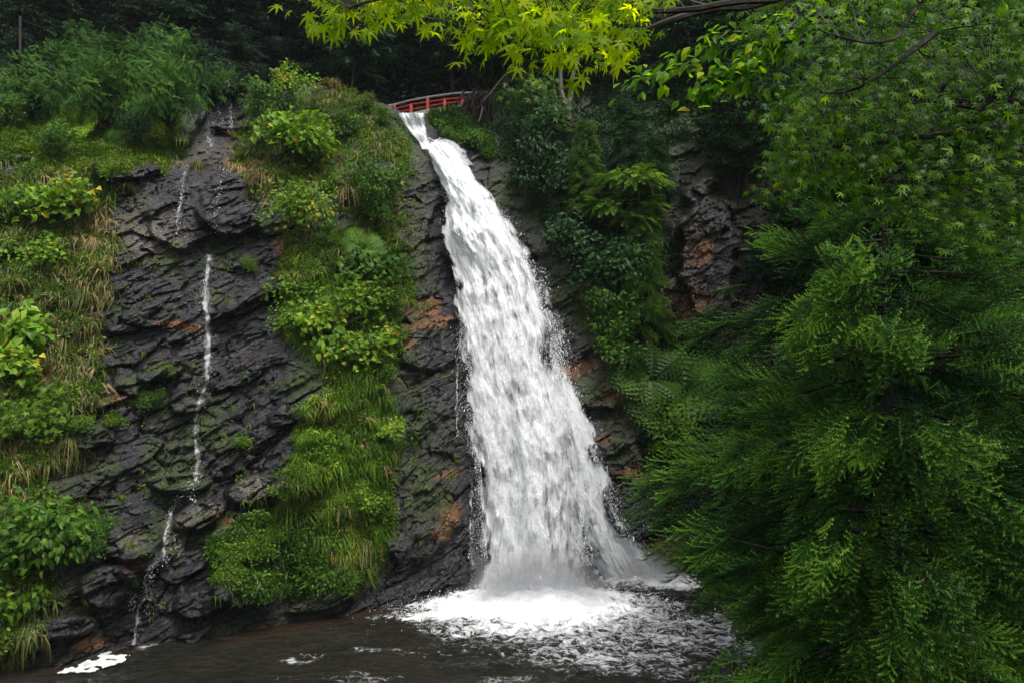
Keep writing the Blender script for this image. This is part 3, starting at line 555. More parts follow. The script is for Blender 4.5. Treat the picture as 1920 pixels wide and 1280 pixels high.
# foam raft drifting at the left shore
fpx = [(106, 1268), (118, 1258), (140, 1252), (160, 1241), (190, 1234), (212, 1230), (232, 1234), (250, 1236), (236, 1240), (222, 1246), (204, 1252), (190, 1256), (176, 1262), (150, 1262), (130, 1264)]
fu, fv = np.meshgrid(np.linspace(100, 258, 230), np.linspace(1226, 1272, 110)); FPp = pt(fu, fv, ywater(fv)); fn = fbm(FPp * np.array([1.2, 1.6, 1]), 4, 600)
uu_, vv_ = fu + fn * 16, fv + fbm(FPp * 1.4, 3, 604) * 8; ins = inpoly(uu_, vv_, fpx) & (fbm(FPp * 3.1, 3, 607) > -.27 - .0)
FPp[..., 2] = .07 + .05 * fbm(FPp * 3, 3, 609); idx = np.arange(fu.size).reshape(fu.shape); q = ins[:-1, :-1] & ins[1:, 1:] & ins[:-1, 1:] & ins[1:, :-1]
Fq = np.stack([idx[:-1, :-1], idx[:-1, 1:], idx[1:, 1:], idx[1:, :-1]], -1)[q]
me = mesh('foam_raft', FPp.reshape(-1, 3), Fq, M['foamw'], smooth=True)
fr_ = obj('foam_raft', me, label='raft of white foam floating by the shore under the rocks', cat='foam')
mod = fr_.modifiers.new('thick', 'SOLIDIFY'); mod.thickness = .06; mod.offset = -1
# ------------------------------------------------------------------ leaf and blade templates (unit length along +Y, facing +Z)
OV = (np.array([(0, 0, 0), (-.27, .38, .06), (0, .45, -.03), (.27, .38, .06), (-.17, .74, .0), (.17, .74, .0), (0, 1, -.16)], float), np.array([(0, 2, 1), (0, 3, 2), (1, 2, 4), (2, 3, 5), (2, 6, 4), (2, 5, 6)]), None)
DI = (np.array([(0, 0, 0), (-.26, .5, .05), (.26, .5, .05), (0, 1, -.1)], float), np.array([(0, 2, 1), (1, 2, 3)]), None)
HE = (np.array([(0, .08, 0), (-.30, 0, .03), (-.42, .30, .08), (0, .4, -.04), (.42, .30, .08), (.30, 0, .03), (-.22, .72, .02), (.22, .72, .02), (0, 1.05, -.2)], float),
      np.array([(0, 1, 2), (0, 2, 3), (0, 3, 4), (0, 4, 5), (2, 6, 3), (3, 7, 4), (3, 6, 8), (3, 8, 7)]), None)
def maple_leaf():
    ang = [-128, -88, -45, 0, 45, 88, 128]; ln = [.38, .66, .90, 1.0, .90, .66, .38]; V = [(0, 0, 0)]; F = []
    prev = None
    for i, (a, l) in enumerate(zip(ang, ln)):
        d = np.array([math.sin(R(a)), math.cos(R(a))]); p = np.array([d[1], -d[0]]); w_ = .092 * l ** .5
        pts = [d * l * .34 - p * w_ * .95, d * l * .58 - p * w_, d * l, d * l * .58 + p * w_, d * l * .34 + p * w_ * .95]; b = len(V)
        for k, q in enumerate(pts):
            r = np.hypot(*q); V.append((q[0], q[1], -.22 * r * r + (.03 if k in (0, 4, 1, 3) else 0)))
        F += [(0, b, b + 4), (b, b + 1, b + 4), (b + 1, b + 3, b + 4), (b + 1, b + 2, b + 3)]
        if prev is not None: F.append((0, prev, b))
        prev = b + 4
    V = np.array(V) + np.array([0, .35, 0]); n = len(V)
    V = np.concatenate([V, [(-.008, -.35, .06), (.008, -.35, .06), (0, .35, 0)]]); F.append((n, n + 1, n + 2))
    return V, np.array(F)[:, ::-1], None
ML = maple_leaf()
def maple_small():
    V = [(0, .3, 0)]; F = []; ang = [-120, -60, 0, 60, 120]; ln = [.5, .85, 1, .85, .5]
    for a, l in zip(ang, ln):
        b = len(V); V += [(math.sin(R(a - 22)) * l * .4, .3 + math.cos(R(a - 22)) * l * .4, 0), (math.sin(R(a)) * l, .3 + math.cos(R(a)) * l, -.2 * l), (math.sin(R(a + 22)) * l * .4, .3 + math.cos(R(a + 22)) * l * .4, 0)]
        F += [(0, b + 2, b), (b, b + 2, b + 1)]
    return np.array(V), np.array(F), None
MS = maple_small()
def pinnate(n=7, leaf=OV, L=.34, droop=.35, w=.8):
    """compound leaf: leaflets in pairs along a drooping midrib"""
    t = np.linspace(.15, 1, n); o = []
    for s in (-1, 1):
        pos = np.stack([t * 0, t, -droop * t ** 2], -1); d = np.stack([s * (1 - .25 * t), .55 + t * .2, -.35 - .5 * t], -1); nn = np.stack([t * 0 + .15 * s, t * 0, t * 0 + 1], -1)
        o.append(inst(leaf, frames(d, nn), pos, np.stack([L * w * (1 - .35 * t ** 2)] * 1 + [L * (1 - .35 * t ** 2)] + [L + 0 * t], -1), rng.uniform(.35, .65, n)))
    pos = np.array([[0, 1, -droop]]); o.append(inst(leaf, frames(np.array([[0, 1, -.6]]), np.array([[0, .2, 1.]])), pos, L * .8, [.5]))
    tb = tube(np.stack([t * 0, np.linspace(0, 1, n), -droop * np.linspace(0, 1, n) ** 2], -1), .008, 3); o.append(tb)
    return join(*o)
PIN = pinnate(7); PINS = pinnate(5, DI, .38)
def fern_frond(n=10):
    """bipinnate frond: each side branch is itself a small comb of leaflets"""
    comb = []; m = 4
    for s in (-1, 1):
        t = np.linspace(.08, .92, m); pos = np.stack([t * 0, t, -.12 * t ** 2], -1); comb.append(inst(DI, frames(np.stack([s + 0 * t, .7 + 0 * t, -.1 + 0 * t], -1), np.tile(UP, (m, 1))), pos, np.stack([.34 + 0 * t, .34 * (1.1 - t), .2 + 0 * t], -1), rng.uniform(.4, .6, m)))
    comb.append((np.array([(-.02, 0, 0), (.02, 0, 0), (0, 1, -.12)]), np.array([(0, 1, 2)]), np.array([.5]))); cb = join(*comb); o = []
    t = np.linspace(.12, .97, n); P = np.stack([t * 0, t * (1 - .12 * t), .25 * t - .62 * t ** 2.2], -1); ln = .40 * np.sin(np.pi * np.clip(t * .9 + .16, 0, 1)) ** .8
    for s in (-1, 1): o.append(inst(cb, frames(np.stack([s + 0 * t, .45 + 0 * t, -.25 - .2 * t], -1), np.stack([0 * t, .25 + .6 * t, 1 + 0 * t], -1)), P, ln, rng.uniform(.35, .65, n)))
    o.append(tube(np.concatenate([[[0, 0, 0]], P]), np.linspace(.012, .003, n + 1), 3)); return join(*o)
FROND = fern_frond()
def blade(rnd, L, wd, d, droop, seg=4):
    t = np.linspace(0, 1, seg + 1); P = d[None] * (L * t * (1 - .25 * t))[:, None] + np.array([0, 0, -1])[None] * (L * droop * t ** 2.2)[:, None]
    s = nrm(np.cross(d, UP) + 1e-6); w_ = wd * (1 - t ** 1.5)[:, None] + .001; V = np.concatenate([P - s * w_, P + s * w_])
    n = seg + 1; F = []
    for i in range(seg): F += [(i, i + 1, n + i + 1), (i, n + i + 1, n + i)]
    return V, np.array(F), np.full(len(F), rnd)
def tuft(N=90, wd=.013, up=.5, droop=(.6, 1.3), base=.10, seg=4):
    o = []
    for k in range(N):
        a = rng.uniform(0, 2 * math.pi); e = rng.uniform(up - .3, up + .6); d = nrm(np.array([math.cos(a), math.sin(a), math.tan(min(e, 1.35))])); L = rng.uniform(.55, 1.0)
        V, F, A = blade(rng.random(), L, wd * rng.uniform(.7, 1.2), d, rng.uniform(*droop), seg); V += np.array([math.cos(a), math.sin(a), 0]) * base * math.sqrt(rng.random()); o.append((V, F, A))
    return join(*o)
TUFTS = [tuft(110), tuft(90, up=.7, droop=(.4, 1.0)), tuft(120, up=.3, droop=(.9, 1.7)), tuft(70, up=.9, droop=(.3, .8))]
def foliage(N, leaf, size, K=14, shape=(.5, .5, .42), cz=.36, cr_=.2, flat=.8, tipdown=.5, up=.6, base=None, var=.35):
    """many small overlapping clumps of leaves, ragged and partly hanging; returns leaves and the stems carrying them"""
    c = rdir(K, -.75, 1) * np.array(shape) * rng.uniform(.15, 1.1, (K, 1)) + np.array([0, 0, cz]); c[:, 1] -= .12 * rng.random(K); rr = cr_ * rng.lognormal(-.15, .4, K); wgt = rr ** 2; wgt /= wgt.sum()
    i = rng.choice(K, N, p=wgt); d = rdir(N, -.8, 1); p = c[i] + d * (rr[i] * rng.uniform(.1, 1.1, N) ** .6)[:, None] * np.array([1, 1, flat])
    lean = rng.normal(0, .5, (K, 3)); n = nrm(d * .25 + UP * up + np.array([0, -.45, 0]) + lean[i] * .4 + rng.normal(0, .35, (N, 3))); tip = nrm(d * .35 + lean[i] - UP * tipdown + rng.normal(0, .5, (N, 3)))
    cr2 = rng.uniform(-.22, .22, K); r = np.clip(rng.random(N) * .8 + .1 + cr2[i], 0, 1)
    L = inst(leaf, frames(tip, n), p, size * rng.uniform(1 - var, 1 + var, N), r)
    st = [tube(spline([np.array([0, 0, 0]), c[k] * np.array([.4, .4, .5]), c[k]], 6), np.linspace(.010, .004, 6), 3) for k in range(K)]
    return L, join(*st)
def tree_tpl(N, leaf, size, H=1., K=34, rad=.3, z0=.25, conic=0., flat=.5, cr_=.10, tipdown=.5, up=.8, lean=.05, trunk=.018):
    """trunk with limbs, leaf clumps in loose layers round the limb ends (unit height)"""
    tr = spline([(0, 0, -.05), (lean * .4, lean * .2, .3), (lean, -lean * .3, .65), (lean * 1.3, 0, .97)], 14); o = [tube(tr, np.linspace(trunk, trunk * .15, 14), 7)]
    c = []; 
    for k in range(K):
        z = z0 + (1 - z0) * ((k + rng.random()) / K) ** .9; b = np.array([np.interp(z, tr[:, 2], tr[:, 0]), np.interp(z, tr[:, 2], tr[:, 1]), z * .93])
        a = k * 2.4 + rng.uniform(-.4, .4); f = (z - z0) / (1 - z0); r = rad * ((1 - f * conic) * (1 - .75 * conic * f) if conic else math.sqrt(max(0.08, 1 - (2 * f - .85) ** 2 * .7))) * rng.uniform(.6, 1.05)
        e = b + np.array([math.cos(a) * r, math.sin(a) * r, (.25 - .5 * conic) * r]); m = (b + e) / 2 + np.array([0, 0, .06 * (1 - conic)])
        o.append(tube(spline([b, m, e], 6), np.linspace(trunk * .4, trunk * .08, 6), 4)); c += [(*e, 1.), (*((m + e) / 2 + rng.normal(0, .02, 3)), .8), (*(m + rng.normal(0, .03, 3)), .6)]
    c = np.array(c); i = rng.choice(len(c), N, p=c[:, 3] / c[:, 3].sum()); d = rdir(N, -.7, 1); rr = cr_ * rng.uniform(.5, 1.25, len(c))
    p = c[i, :3] + d * (rr[i] * rng.uniform(.2, 1.1, N) ** .5)[:, None] * np.array([1, 1, flat])
    ax = np.stack([p[:, 0], p[:, 1], np.zeros(N)], -1); out = nrm(ax); n = nrm(d * .4 + UP * up + out * .2 + rng.normal(0, .3, (N, 3))); tip = nrm(out * .9 + d * .5 - UP * tipdown + rng.normal(0, .3, (N, 3)))
    r = np.clip(rng.random(N) * .7 + .15 + rng.uniform(-.2, .2, len(c))[i], 0, 1)
    return inst(leaf, frames(tip, n), p, size * rng.uniform(.7, 1.3, N), r), join(*o)
def hang_conifer(N=2600, H=1., K=60, rad=.24, trunk=.014):
    """cedar seen from afar: drooping boughs carrying hanging sprays"""
    tr = np.array([(0, 0, z) for z in np.linspace(-.05, .98, 10)]); o = [tube(tr, np.linspace(trunk, trunk * .1, 10), 6)]; pos, dirs = [], []
    for k in range(K):
        z = .12 + .84 * (k + rng.random()) / K; a = k * 2.4 + rng.uniform(-.5, .5); r = rad * (1.08 - z) ** .75 * rng.uniform(.75, 1.1); h = np.array([math.cos(a), math.sin(a), 0])
        P = spline([np.array([0, 0, z]), np.array([0, 0, z]) + h * r * .5 - UP * r * .05, np.array([0, 0, z]) + h * r - UP * r * .35], 7); o.append(tube(P, np.linspace(trunk * .3, .001, 7), 3))
        m = N // K; t = rng.uniform(.25, 1, m) ** .8 * 6; j = np.clip(t.astype(int), 0, 5); f = (t - j)[:, None]; q = P[j] * (1 - f) + P[j + 1] * f + rng.normal(0, .010, (m, 3)); pos.append(q)
        dirs.append(nrm(h[None] * rng.uniform(.2, .9, (m, 1)) + np.cross(h, UP)[None] * rng.uniform(-.9, .9, (m, 1)) - UP * rng.uniform(.1, 1.0, (m, 1))))
    pos = np.concatenate(pos); dirs = np.concatenate(dirs); n_ = len(pos)
    nn = nrm(UP + rng.normal(0, .4, (n_, 3))); return inst(SPR_S, frames(dirs, nn), pos, .062 * rng.uniform(.6, 1.3, n_), rng.random(n_)), join(*o)
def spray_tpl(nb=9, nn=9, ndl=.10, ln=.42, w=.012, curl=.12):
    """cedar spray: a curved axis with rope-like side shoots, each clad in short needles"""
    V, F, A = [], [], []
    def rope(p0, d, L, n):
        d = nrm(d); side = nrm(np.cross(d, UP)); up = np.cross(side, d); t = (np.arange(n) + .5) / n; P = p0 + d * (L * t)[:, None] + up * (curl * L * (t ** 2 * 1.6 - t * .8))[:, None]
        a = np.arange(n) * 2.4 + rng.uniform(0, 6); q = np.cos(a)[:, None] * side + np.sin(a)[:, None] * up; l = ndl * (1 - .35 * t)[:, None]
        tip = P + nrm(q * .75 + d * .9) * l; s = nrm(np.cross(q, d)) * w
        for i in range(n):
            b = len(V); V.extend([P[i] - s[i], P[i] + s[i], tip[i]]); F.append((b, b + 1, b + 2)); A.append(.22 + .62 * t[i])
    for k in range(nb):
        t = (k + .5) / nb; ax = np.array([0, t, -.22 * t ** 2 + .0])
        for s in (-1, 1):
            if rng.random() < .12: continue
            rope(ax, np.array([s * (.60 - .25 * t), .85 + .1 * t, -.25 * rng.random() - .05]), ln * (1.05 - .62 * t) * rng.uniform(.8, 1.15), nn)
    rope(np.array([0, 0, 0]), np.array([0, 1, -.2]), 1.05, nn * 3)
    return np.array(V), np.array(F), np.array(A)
SPR_S = spray_tpl(4, 5, .14, .42, .035)
SPR = [spray_tpl(6, 26, .070, .50, .011, .35), spray_tpl(7, 25, .066, .52, .011, .5), spray_tpl(6, 27, .072, .56, .011, .25)]

# ------------------------------------------------------------------ template meshes shared by the individual plants
KIND = {}
def reg(key, pairs, stemmat): KIND[key] = [(mesh('foliage', f[0], f[1], M['mid'], rnd=f[2]), mesh('stem', s[0], s[1], M[stemmat]) if s is not None else None) for f, s in pairs]
reg('broad', [foliage(430, HE, .105, 20, cr_=.20, shape=(.55, .4, .5), cz=.25) for _ in range(3)], 'stem')
reg('ovate', [foliage(1000, OV, .080, 24, cr_=.20) for _ in range(3)], 'stem')
reg('fine', [foliage(2400, DI, .055, 30, cr_=.18) for _ in range(3)], 'stem')
reg('mound', [foliage(3600, DI, .05, 40, shape=(.55, .5, .30), cz=.16, cr_=.15, up=.9) for _ in range(2)], 'stem')
reg('sumac', [foliage(1100, PINS, .105, 44, cr_=.16, up=.9, tipdown=.35, shape=(.5, .45, .55), cz=.42) for _ in range(3)], 'bark')
reg('maplebush', [foliage(560, MS, .07, 22, cr_=.2, up=.8, tipdown=.6) for _ in range(2)], 'stem')
reg('bigleaf', [foliage(130, OV, .20, 12, shape=(.4, .4, .35), cz=.25, cr_=.22, tipdown=1.0) for _ in range(2)], 'stem')
def fernclump(n):
    a = np.arange(n) * 2.4 + rng.uniform(-.3, .3, n); e = rng.uniform(.1, .9, n); d = np.stack([np.cos(a), np.sin(a), e], -1)
    return inst(FROND, frames(d, np.stack([-np.cos(a) * e, -np.sin(a) * e, np.ones(n)], -1)), np.zeros((n, 3)), rng.uniform(.7, 1.05, n), rng.uniform(.2, .8, n))
reg('fern', [(fernclump(15), None), (fernclump(12), None)], 'stem')
reg('tuft', [(t_, None) for t_ in TUFTS], 'stem')
reg('dryt', [(TUFTS[2], None), (TUFTS[0], None)], 'stem')
reg('tree', [tree_tpl(5200, OV, .040, K=36, rad=.34, z0=.12) for _ in range(3)], 'bark')
reg('treef', [tree_tpl(8000, DI, .030, K=44, rad=.36, z0=.15, flat=.35) for _ in range(2)], 'bark')
reg('talltree', [tree_tpl(26000, DI, .016, K=70, rad=.36, z0=.3, cr_=.085, flat=.5)], 'bark')
reg('pinnatetree', [tree_tpl(900, PINS, .10, K=34, rad=.36, z0=.1) for _ in range(2)], 'bark')
reg('conifer', [hang_conifer() for _ in range(2)], 'bark')
reg('layered', [tree_tpl(520, PIN, .15, K=9, rad=.42, z0=.35, flat=.25, cr_=.17, up=1.4, tipdown=.15, trunk=.012)], 'barkgrey')
CNT = {}
def put(key, name, loc, h, mat, label, cat, group=None, rz=None, tilt=(0, 0), wide=1., single=False):
    i = CNT.get(key, 0); CNT[key] = i + 1; f, s = KIND[key][i % len(KIND[key])]; rz = rng.uniform(0, 6.28) if rz is None else rz
    def slot(o, m): o.material_slots[0].link = 'OBJECT'; o.material_slots[0].material = m
    if s is None or single:
        o = bpy.data.objects.new(name, f); C.objects.link(o); slot(o, M[mat]); tag(o, label, cat, group); e = o
    else:
        e = empty(name, label=label, cat=cat, group=group); a = bpy.data.objects.new('crown' if 'tree' in name else 'foliage', f); link(a, e); slot(a, M[mat]); b = bpy.data.objects.new('trunk' if 'tree' in name else 'stem', s); link(b, e)
    e.location = tuple(float(x) for x in loc); e.scale = (h * wide, h * wide, h); e.rotation_euler = (tilt[0], tilt[1], rz); return e
def plant(key, name, u, v, hpx, mat, label, cat, group=None, sink=.1, out=.25, wide=1., Y=None):
    """(u, v) is the middle of the plant in the photograph, hpx its height there"""
    vb = v + hpx * .5; p, n = surf(np.array([float(u)]), np.array([float(vb)])); p = p[0].copy(); n = n[0]
    if Y is not None: p = pt(u, vb, Y)
    h = hpx * p[1] / FPX; p = p + n * out * h * (Y is None) - np.array([0, 0, sink * h])
    return put(key, name, p, h, mat, label, cat, group, wide=wide, tilt=(R(62 if key == 'fern' else 14), 0) if Y is None else (0, 0), rz=rng.uniform(-.7, .7) if Y is None else None)
def tf(u, v, w_, mat, label, kind='tuft'):
    """a hanging grass tuft, w_ its spread in the photograph; (u, v) the root"""
    p, n = surf(np.array([float(u)]), np.array([float(v)])); p = p[0]; h = w_ * p[1] / FPX * .62
    return put(kind, 'grass_tuft', p + n[0] * h * .12, h, mat, label, 'grass tuft', 'grass tufts hanging on the rocks', tilt=(R(-18), 0), rz=rng.uniform(-.5, .5))

# ------------------------------------------------------------------ ground cover and grass nobody could count
def scatter(polys, N, key=0, thr=-.2, nscale=.6):
    out = []
    for poly, wt in polys:
        P_ = np.array(poly, float); lo, hi = P_.min(0), P_.max(0); n = int(N * wt); m = n * 5; u = rng.uniform(lo[0], hi[0], m); v = rng.uniform(lo[1], hi[1], m)
        p, nn = surf(u, v); f = fbm(p * nscale, 3, 700 + key); wob = fbm(p * .6, 4, 720 + key) * 75; ok = inpoly(u + wob, v + wob * .6, poly) & (f + rng.uniform(-.25, .25, m) > thr); ok &= (v > np.interp(u, gu, cr) + 2) & (p[:, 2] > .3)
        out.append((u[ok][:n], v[ok][:n]))
    return np.concatenate([o[0] for o in out]), np.concatenate([o[1] for o in out])
PA = [(-60, 330), (0, 300), (120, 300), (205, 345), (215, 420), (205, 520), (195, 650), (165, 760), (90, 850), (-60, 900)]
PTOP = [(-60, 200), (330, 180), (345, 300), (230, 330), (120, 310), (-60, 320)]
PR = [(480, 175), (620, 165), (745, 215), (775, 270), (775, 340), (750, 470), (750, 560), (745, 640), (735, 800), (715, 900), (690, 1090), (600, 1090), (560, 1010), (510, 930), (575, 800), (600, 740), (565, 600), (530, 520), (545, 420), (490, 370), (440, 290)]
PRM = [(560, 540), (740, 540), (745, 640), (735, 800), (715, 900), (680, 1085), (620, 1040), (560, 980), (520, 900), (590, 800), (605, 720), (560, 600)]
PLO = [(395, 1010), (470, 965), (560, 960), (700, 1000), (690, 1080), (560, 1120), (440, 1120), (400, 1060)]
PS = [(880, 190), (960, 30), (1060, -200), (1500, -250), (1500, 290), (1420, 300), (1240, 270), (1250, 560), (1190, 640), (1110, 560), (1040, 450), (960, 320), (900, 270)]
PSL = [(1105, 560), (1240, 590), (1350, 640), (1400, 900), (1290, 900), (1230, 830), (1190, 700)]
PBL = [(-60, 890), (70, 900), (130, 960), (80, 1050), (90, 1120), (20, 1225), (-60, 1230)]
PCH = [(805, 225), (905, 205), (925, 300), (850, 262), (815, 262)]
PRR = [(1430, -200), (2200, -200), (2200, 600), (1430, 640)]
def stuff(name, T, uv, size, mat, label, lift=.05, up=.5, nz=.4, down=.5, sv_=.35, rsp=1.):
    p, n = surf(uv[0], uv[1], lift); N = len(p); d = nrm(n * .6 - UP * down + rng.normal(0, nz, (N, 3))); nn = nrm(n * .5 + UP * up + rng.normal(0, nz, (N, 3)))
    L = inst(T, frames(d, nn), p + n * rng.uniform(0, .3, (N, 1)), size * rng.uniform(1 - sv_, 1 + sv_, N), np.clip(.5 + (rng.random(N) - .5) * rsp, 0, 1))
    obj(name, mesh(name, L[0], L[1], M[mat], rnd=L[2]), kind='stuff', label=label)
def sprig(T, n, r=.5):
    d = rdir(n, -.2, 1); return inst(T, frames(nrm(d + np.array([0, .6, 0])), nrm(UP + rng.normal(0, .4, (n, 3)))), d * r * rng.uniform(.4, 1, (n, 1)), rng.uniform(.7, 1.1, n), rng.random(n))
SG1, SG2, SG3 = sprig(OV, 9, .9), sprig(DI, 16, 1.3), sprig(MS, 8, .9)
stuff('ground_cover', SG2, scatter([(PA, 1), (PTOP, 1), (PR, 1.6), (PBL, .8)], 2700, 0, .0), .15, 'cover', 'low leafy ground cover spreading over the sunlit rock')
stuff('creeping_plants', SG1, scatter([(PR, 1), (PA, .7), (PTOP, .6), (PBL, .6)], 700, 5, .08), .17, 'light', 'pale creeping leaves over the rock ridge')
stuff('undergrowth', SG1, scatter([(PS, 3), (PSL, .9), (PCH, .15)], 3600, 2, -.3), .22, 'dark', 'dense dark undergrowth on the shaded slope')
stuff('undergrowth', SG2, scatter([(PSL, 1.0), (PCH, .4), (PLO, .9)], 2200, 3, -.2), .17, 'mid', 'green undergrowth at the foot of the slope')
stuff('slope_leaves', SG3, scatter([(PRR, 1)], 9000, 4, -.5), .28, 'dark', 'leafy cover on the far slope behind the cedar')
def grassfield(name, polys, N, h, mat, label, key, thr=-.1, droop=(.7, 1.5), up=.45, tilt=.9):
    T = tuft(12, .035, up, droop, .25, 3); u, v = scatter(polys, N, key, thr); p, n = surf(u, v, .02); m = len(p); z = nrm(UP * tilt + n * .6 + rng.normal(0, .15, (m, 3))); a = rng.uniform(0, 6.28, m)
    y = nrm(np.stack([np.cos(a), np.sin(a), a * 0], -1)); L = inst(T, frames(y, z), p, h * rng.uniform(.55, 1.3, m), np.clip(.45 + fbm(p * .5, 2, 733 + key) * .6 + rng.uniform(-.2, .2, m), 0, 1)); obj(name, mesh(name, L[0], L[1], M[mat], rnd=L[2]), kind='stuff', label=label)
grassfield('grass', [(PA, 1.2), (PTOP, .5), (PBL, .35)], 2500, .9, 'grass', 'long mixed grass draping the left side of the cliff', 11, -.1)
grassfield('grass', [(PRM, 1.2), (PR, .8)], 1900, .8, 'grass_bright', 'fresh green grass running down the rock ridge', 12, -.08)
grassfield('grass', [(PA, .9), (PR, .5), ([(420, 270), (520, 280), (510, 390), (460, 330)], .2)], 750, .9, 'grass_dry', 'brown dry grass mixed among the green', 13, -.02)
ROCKF = [(200, 440), (540, 420), (600, 640), (600, 800), (560, 1000), (700, 1100), (420, 1160), (100, 1200), (90, 880), (180, 780)]; PBUT = [(740, 330), (830, 480), (860, 700), (870, 1000), (700, 1100), (740, 800)]
stuff('rock_sprouts', SG2, scatter([(ROCKF, 1), (PBUT, .5)], 150, 31, .15), .11, 'cover', 'small sprouts rooted in cracks of the wet rock')
grassfield('grass', [(ROCKF, 1), (PBUT, .5)], 110, .5, 'grass_bright', 'scattered little grass tufts in the rock cracks', 33, .12)
grassfield('grass', [(PSL, .5), (PLO, 1), ([(1060, 480), (1140, 480), (1140, 620), (1080, 600)], .3), ([(560, 150), (690, 170), (730, 215), (600, 190)], .3)], 900, .7, 'grass', 'short grass on the lower rocks', 14, -.2)
grassfield('grass', [([(200, 235), (320, 255), (300, 300), (190, 300)], 1)], 600, .75, 'grass_bright', 'bright lawn of grass on the upper ledge', 15, -.5, (.2, .7), .9)
# ------------------------------------------------------------------ grass tufts one can point to
TU = [(70, 225, 120, 'grass', 'big fountain of arching green grass below the left shrub trees'), (20, 250, 80, 'grass', 'arching grass clump at the left edge of the upper slope'),
 (372, 312, 62, 'grass', 'green grass tuft hanging over the wet ledge between two trickles'), (302, 330, 70, 'grass', 'grass tuft drooping left of the ledge trickle'), (240, 352, 70, 'grass', 'drooping grass tuft under the overhanging dark ledge'),
 (180, 320, 80, 'grass', 'pale grass tuft trailing down below the dry grass, far left of the trickle'), (168, 388, 56, 'grass_dry', 'tan drooping tuft beside the top of the dark rock face'), (326, 272, 84, 'grass_dry', 'wide tan dry grass mound on the ledge under the mossy boulder'),
 (225, 292, 56, 'grass_dry', 'small tan dry tuft at the end of the bright lawn'), (470, 300, 100, 'grass', 'long grass mane hanging right of the wet ledge'), (490, 340, 80, 'grass_dry', 'straw coloured tips hanging beside the long grass mane'),
 (440, 262, 60, 'grass_dry', 'dry reddish grass at the mouth of the upper recess'), (285, 205, 70, 'grass', 'hanging grass beside the mossy orange boulder'), (345, 195, 60, 'grass', 'grass fringe below the shrubs left of the recess'),
 (488, 138, 60, 'grass_bright', 'bright green grass tuft on the crest behind the recess'), (420, 148, 60, 'grass_bright', 'green fringe of grass where the small twin cascade starts'), (620, 155, 90, 'grass_dry', 'dull dry bush of grass on the ridge crest'),
 (690, 180, 70, 'grass', 'grass hanging over the crest left of the bridge'), (650, 360, 90, 'grass_dry', 'long straw tuft hanging down the middle of the rock ridge'), (640, 300, 60, 'grass_dry', 'dry tuft under the grey boulder of the ridge'),
 (760, 470, 46, 'grass', 'narrow tuft hanging on the dark buttress'), (532, 520, 60, 'grass_dry', 'reddish dry tuft at the edge of the black rock face'), (180, 455, 70, 'grass_dry', 'golden grass bunch at the left border of the rock face'),
 (185, 505, 60, 'grass', 'green tuft over the left border of the rock face'), (150, 560, 110, 'grass', 'large weeping grass clump beside the black rock'), (60, 540, 90, 'grass', 'weeping grass under the big left leaves'),
 (120, 640, 90, 'grass', 'green grass sweeping over the lower left slope'), (40, 660, 90, 'grass_dry', 'brownish grass hanging at the far left'), (130, 700, 80, 'grass', 'grass clump at the corner where the black rock widens'),
 (50, 800, 110, 'grass', 'thick low grass cushion at the left foot of the slope'), (130, 830, 70, 'grass', 'yellowish tuft standing on a pale rock'), (95, 830, 56, 'grass_bright', 'fresh tuft beside the yellowish one on the pale rock'),
 (312, 690, 46, 'grass_bright', 'small arching tuft on the mossy knob left of the cascade'), (228, 935, 40, 'grass_bright', 'tiny arching tuft alone on dark rock'), (240, 1018, 36, 'grass_bright', 'small tuft on the mossy boulder left of the lower cascade'),
 (66, 1120, 56, 'grass', 'thin tuft above the pool at the lower left'), (150, 950, 64, 'grass', 'grass behind the big leafy shrub at lower left'), (560, 870, 100, 'grass_bright', 'lush fountain of grass low on the ridge'),
 (540, 945, 90, 'grass_bright', 'fountain of grass hanging beside the green mound'), (640, 900, 90, 'grass_bright', 'grass fall in the lower middle of the ridge'), (690, 870, 80, 'grass_bright', 'grass clump at the right border of the lower ridge'),
 (650, 960, 100, 'grass', 'long hanging grass curtain above the bottom rocks'), (680, 1020, 80, 'grass', 'last tail of grass above the pool'), (660, 740, 90, 'grass_bright', 'arching tuft halfway down the ridge'),
 (620, 670, 70, 'grass', 'grass tuft under the pale leafy vine'), (700, 560, 70, 'grass_bright', 'round tuft next to the orange rock'), (700, 650, 60, 'grass', 'grass beside the dark buttress at mid height'),
 (485, 965, 46, 'grass', 'spiky tuft over the small green mound'), (565, 795, 50, 'grass_bright', 'bright tuft alone on the right of the black rock'), (600, 860, 46, 'grass_bright', 'tuft hanging above the slanting grey slab'),
 (1120, 500, 80, 'grass', 'long fine grass hanging over the moss right of the waterfall'), (1090, 490, 60, 'grass', 'thin grass on the mossy wall beside the waterfall'), (795, 235, 26, 'grass', 'grass cushion at the mouth of the stream'), (785, 216, 22, 'grass', 'grass hummock beside the red bridge stream')]
for u, v, w_, m_, l_ in TU: tf(u, v, w_, m_, l_)
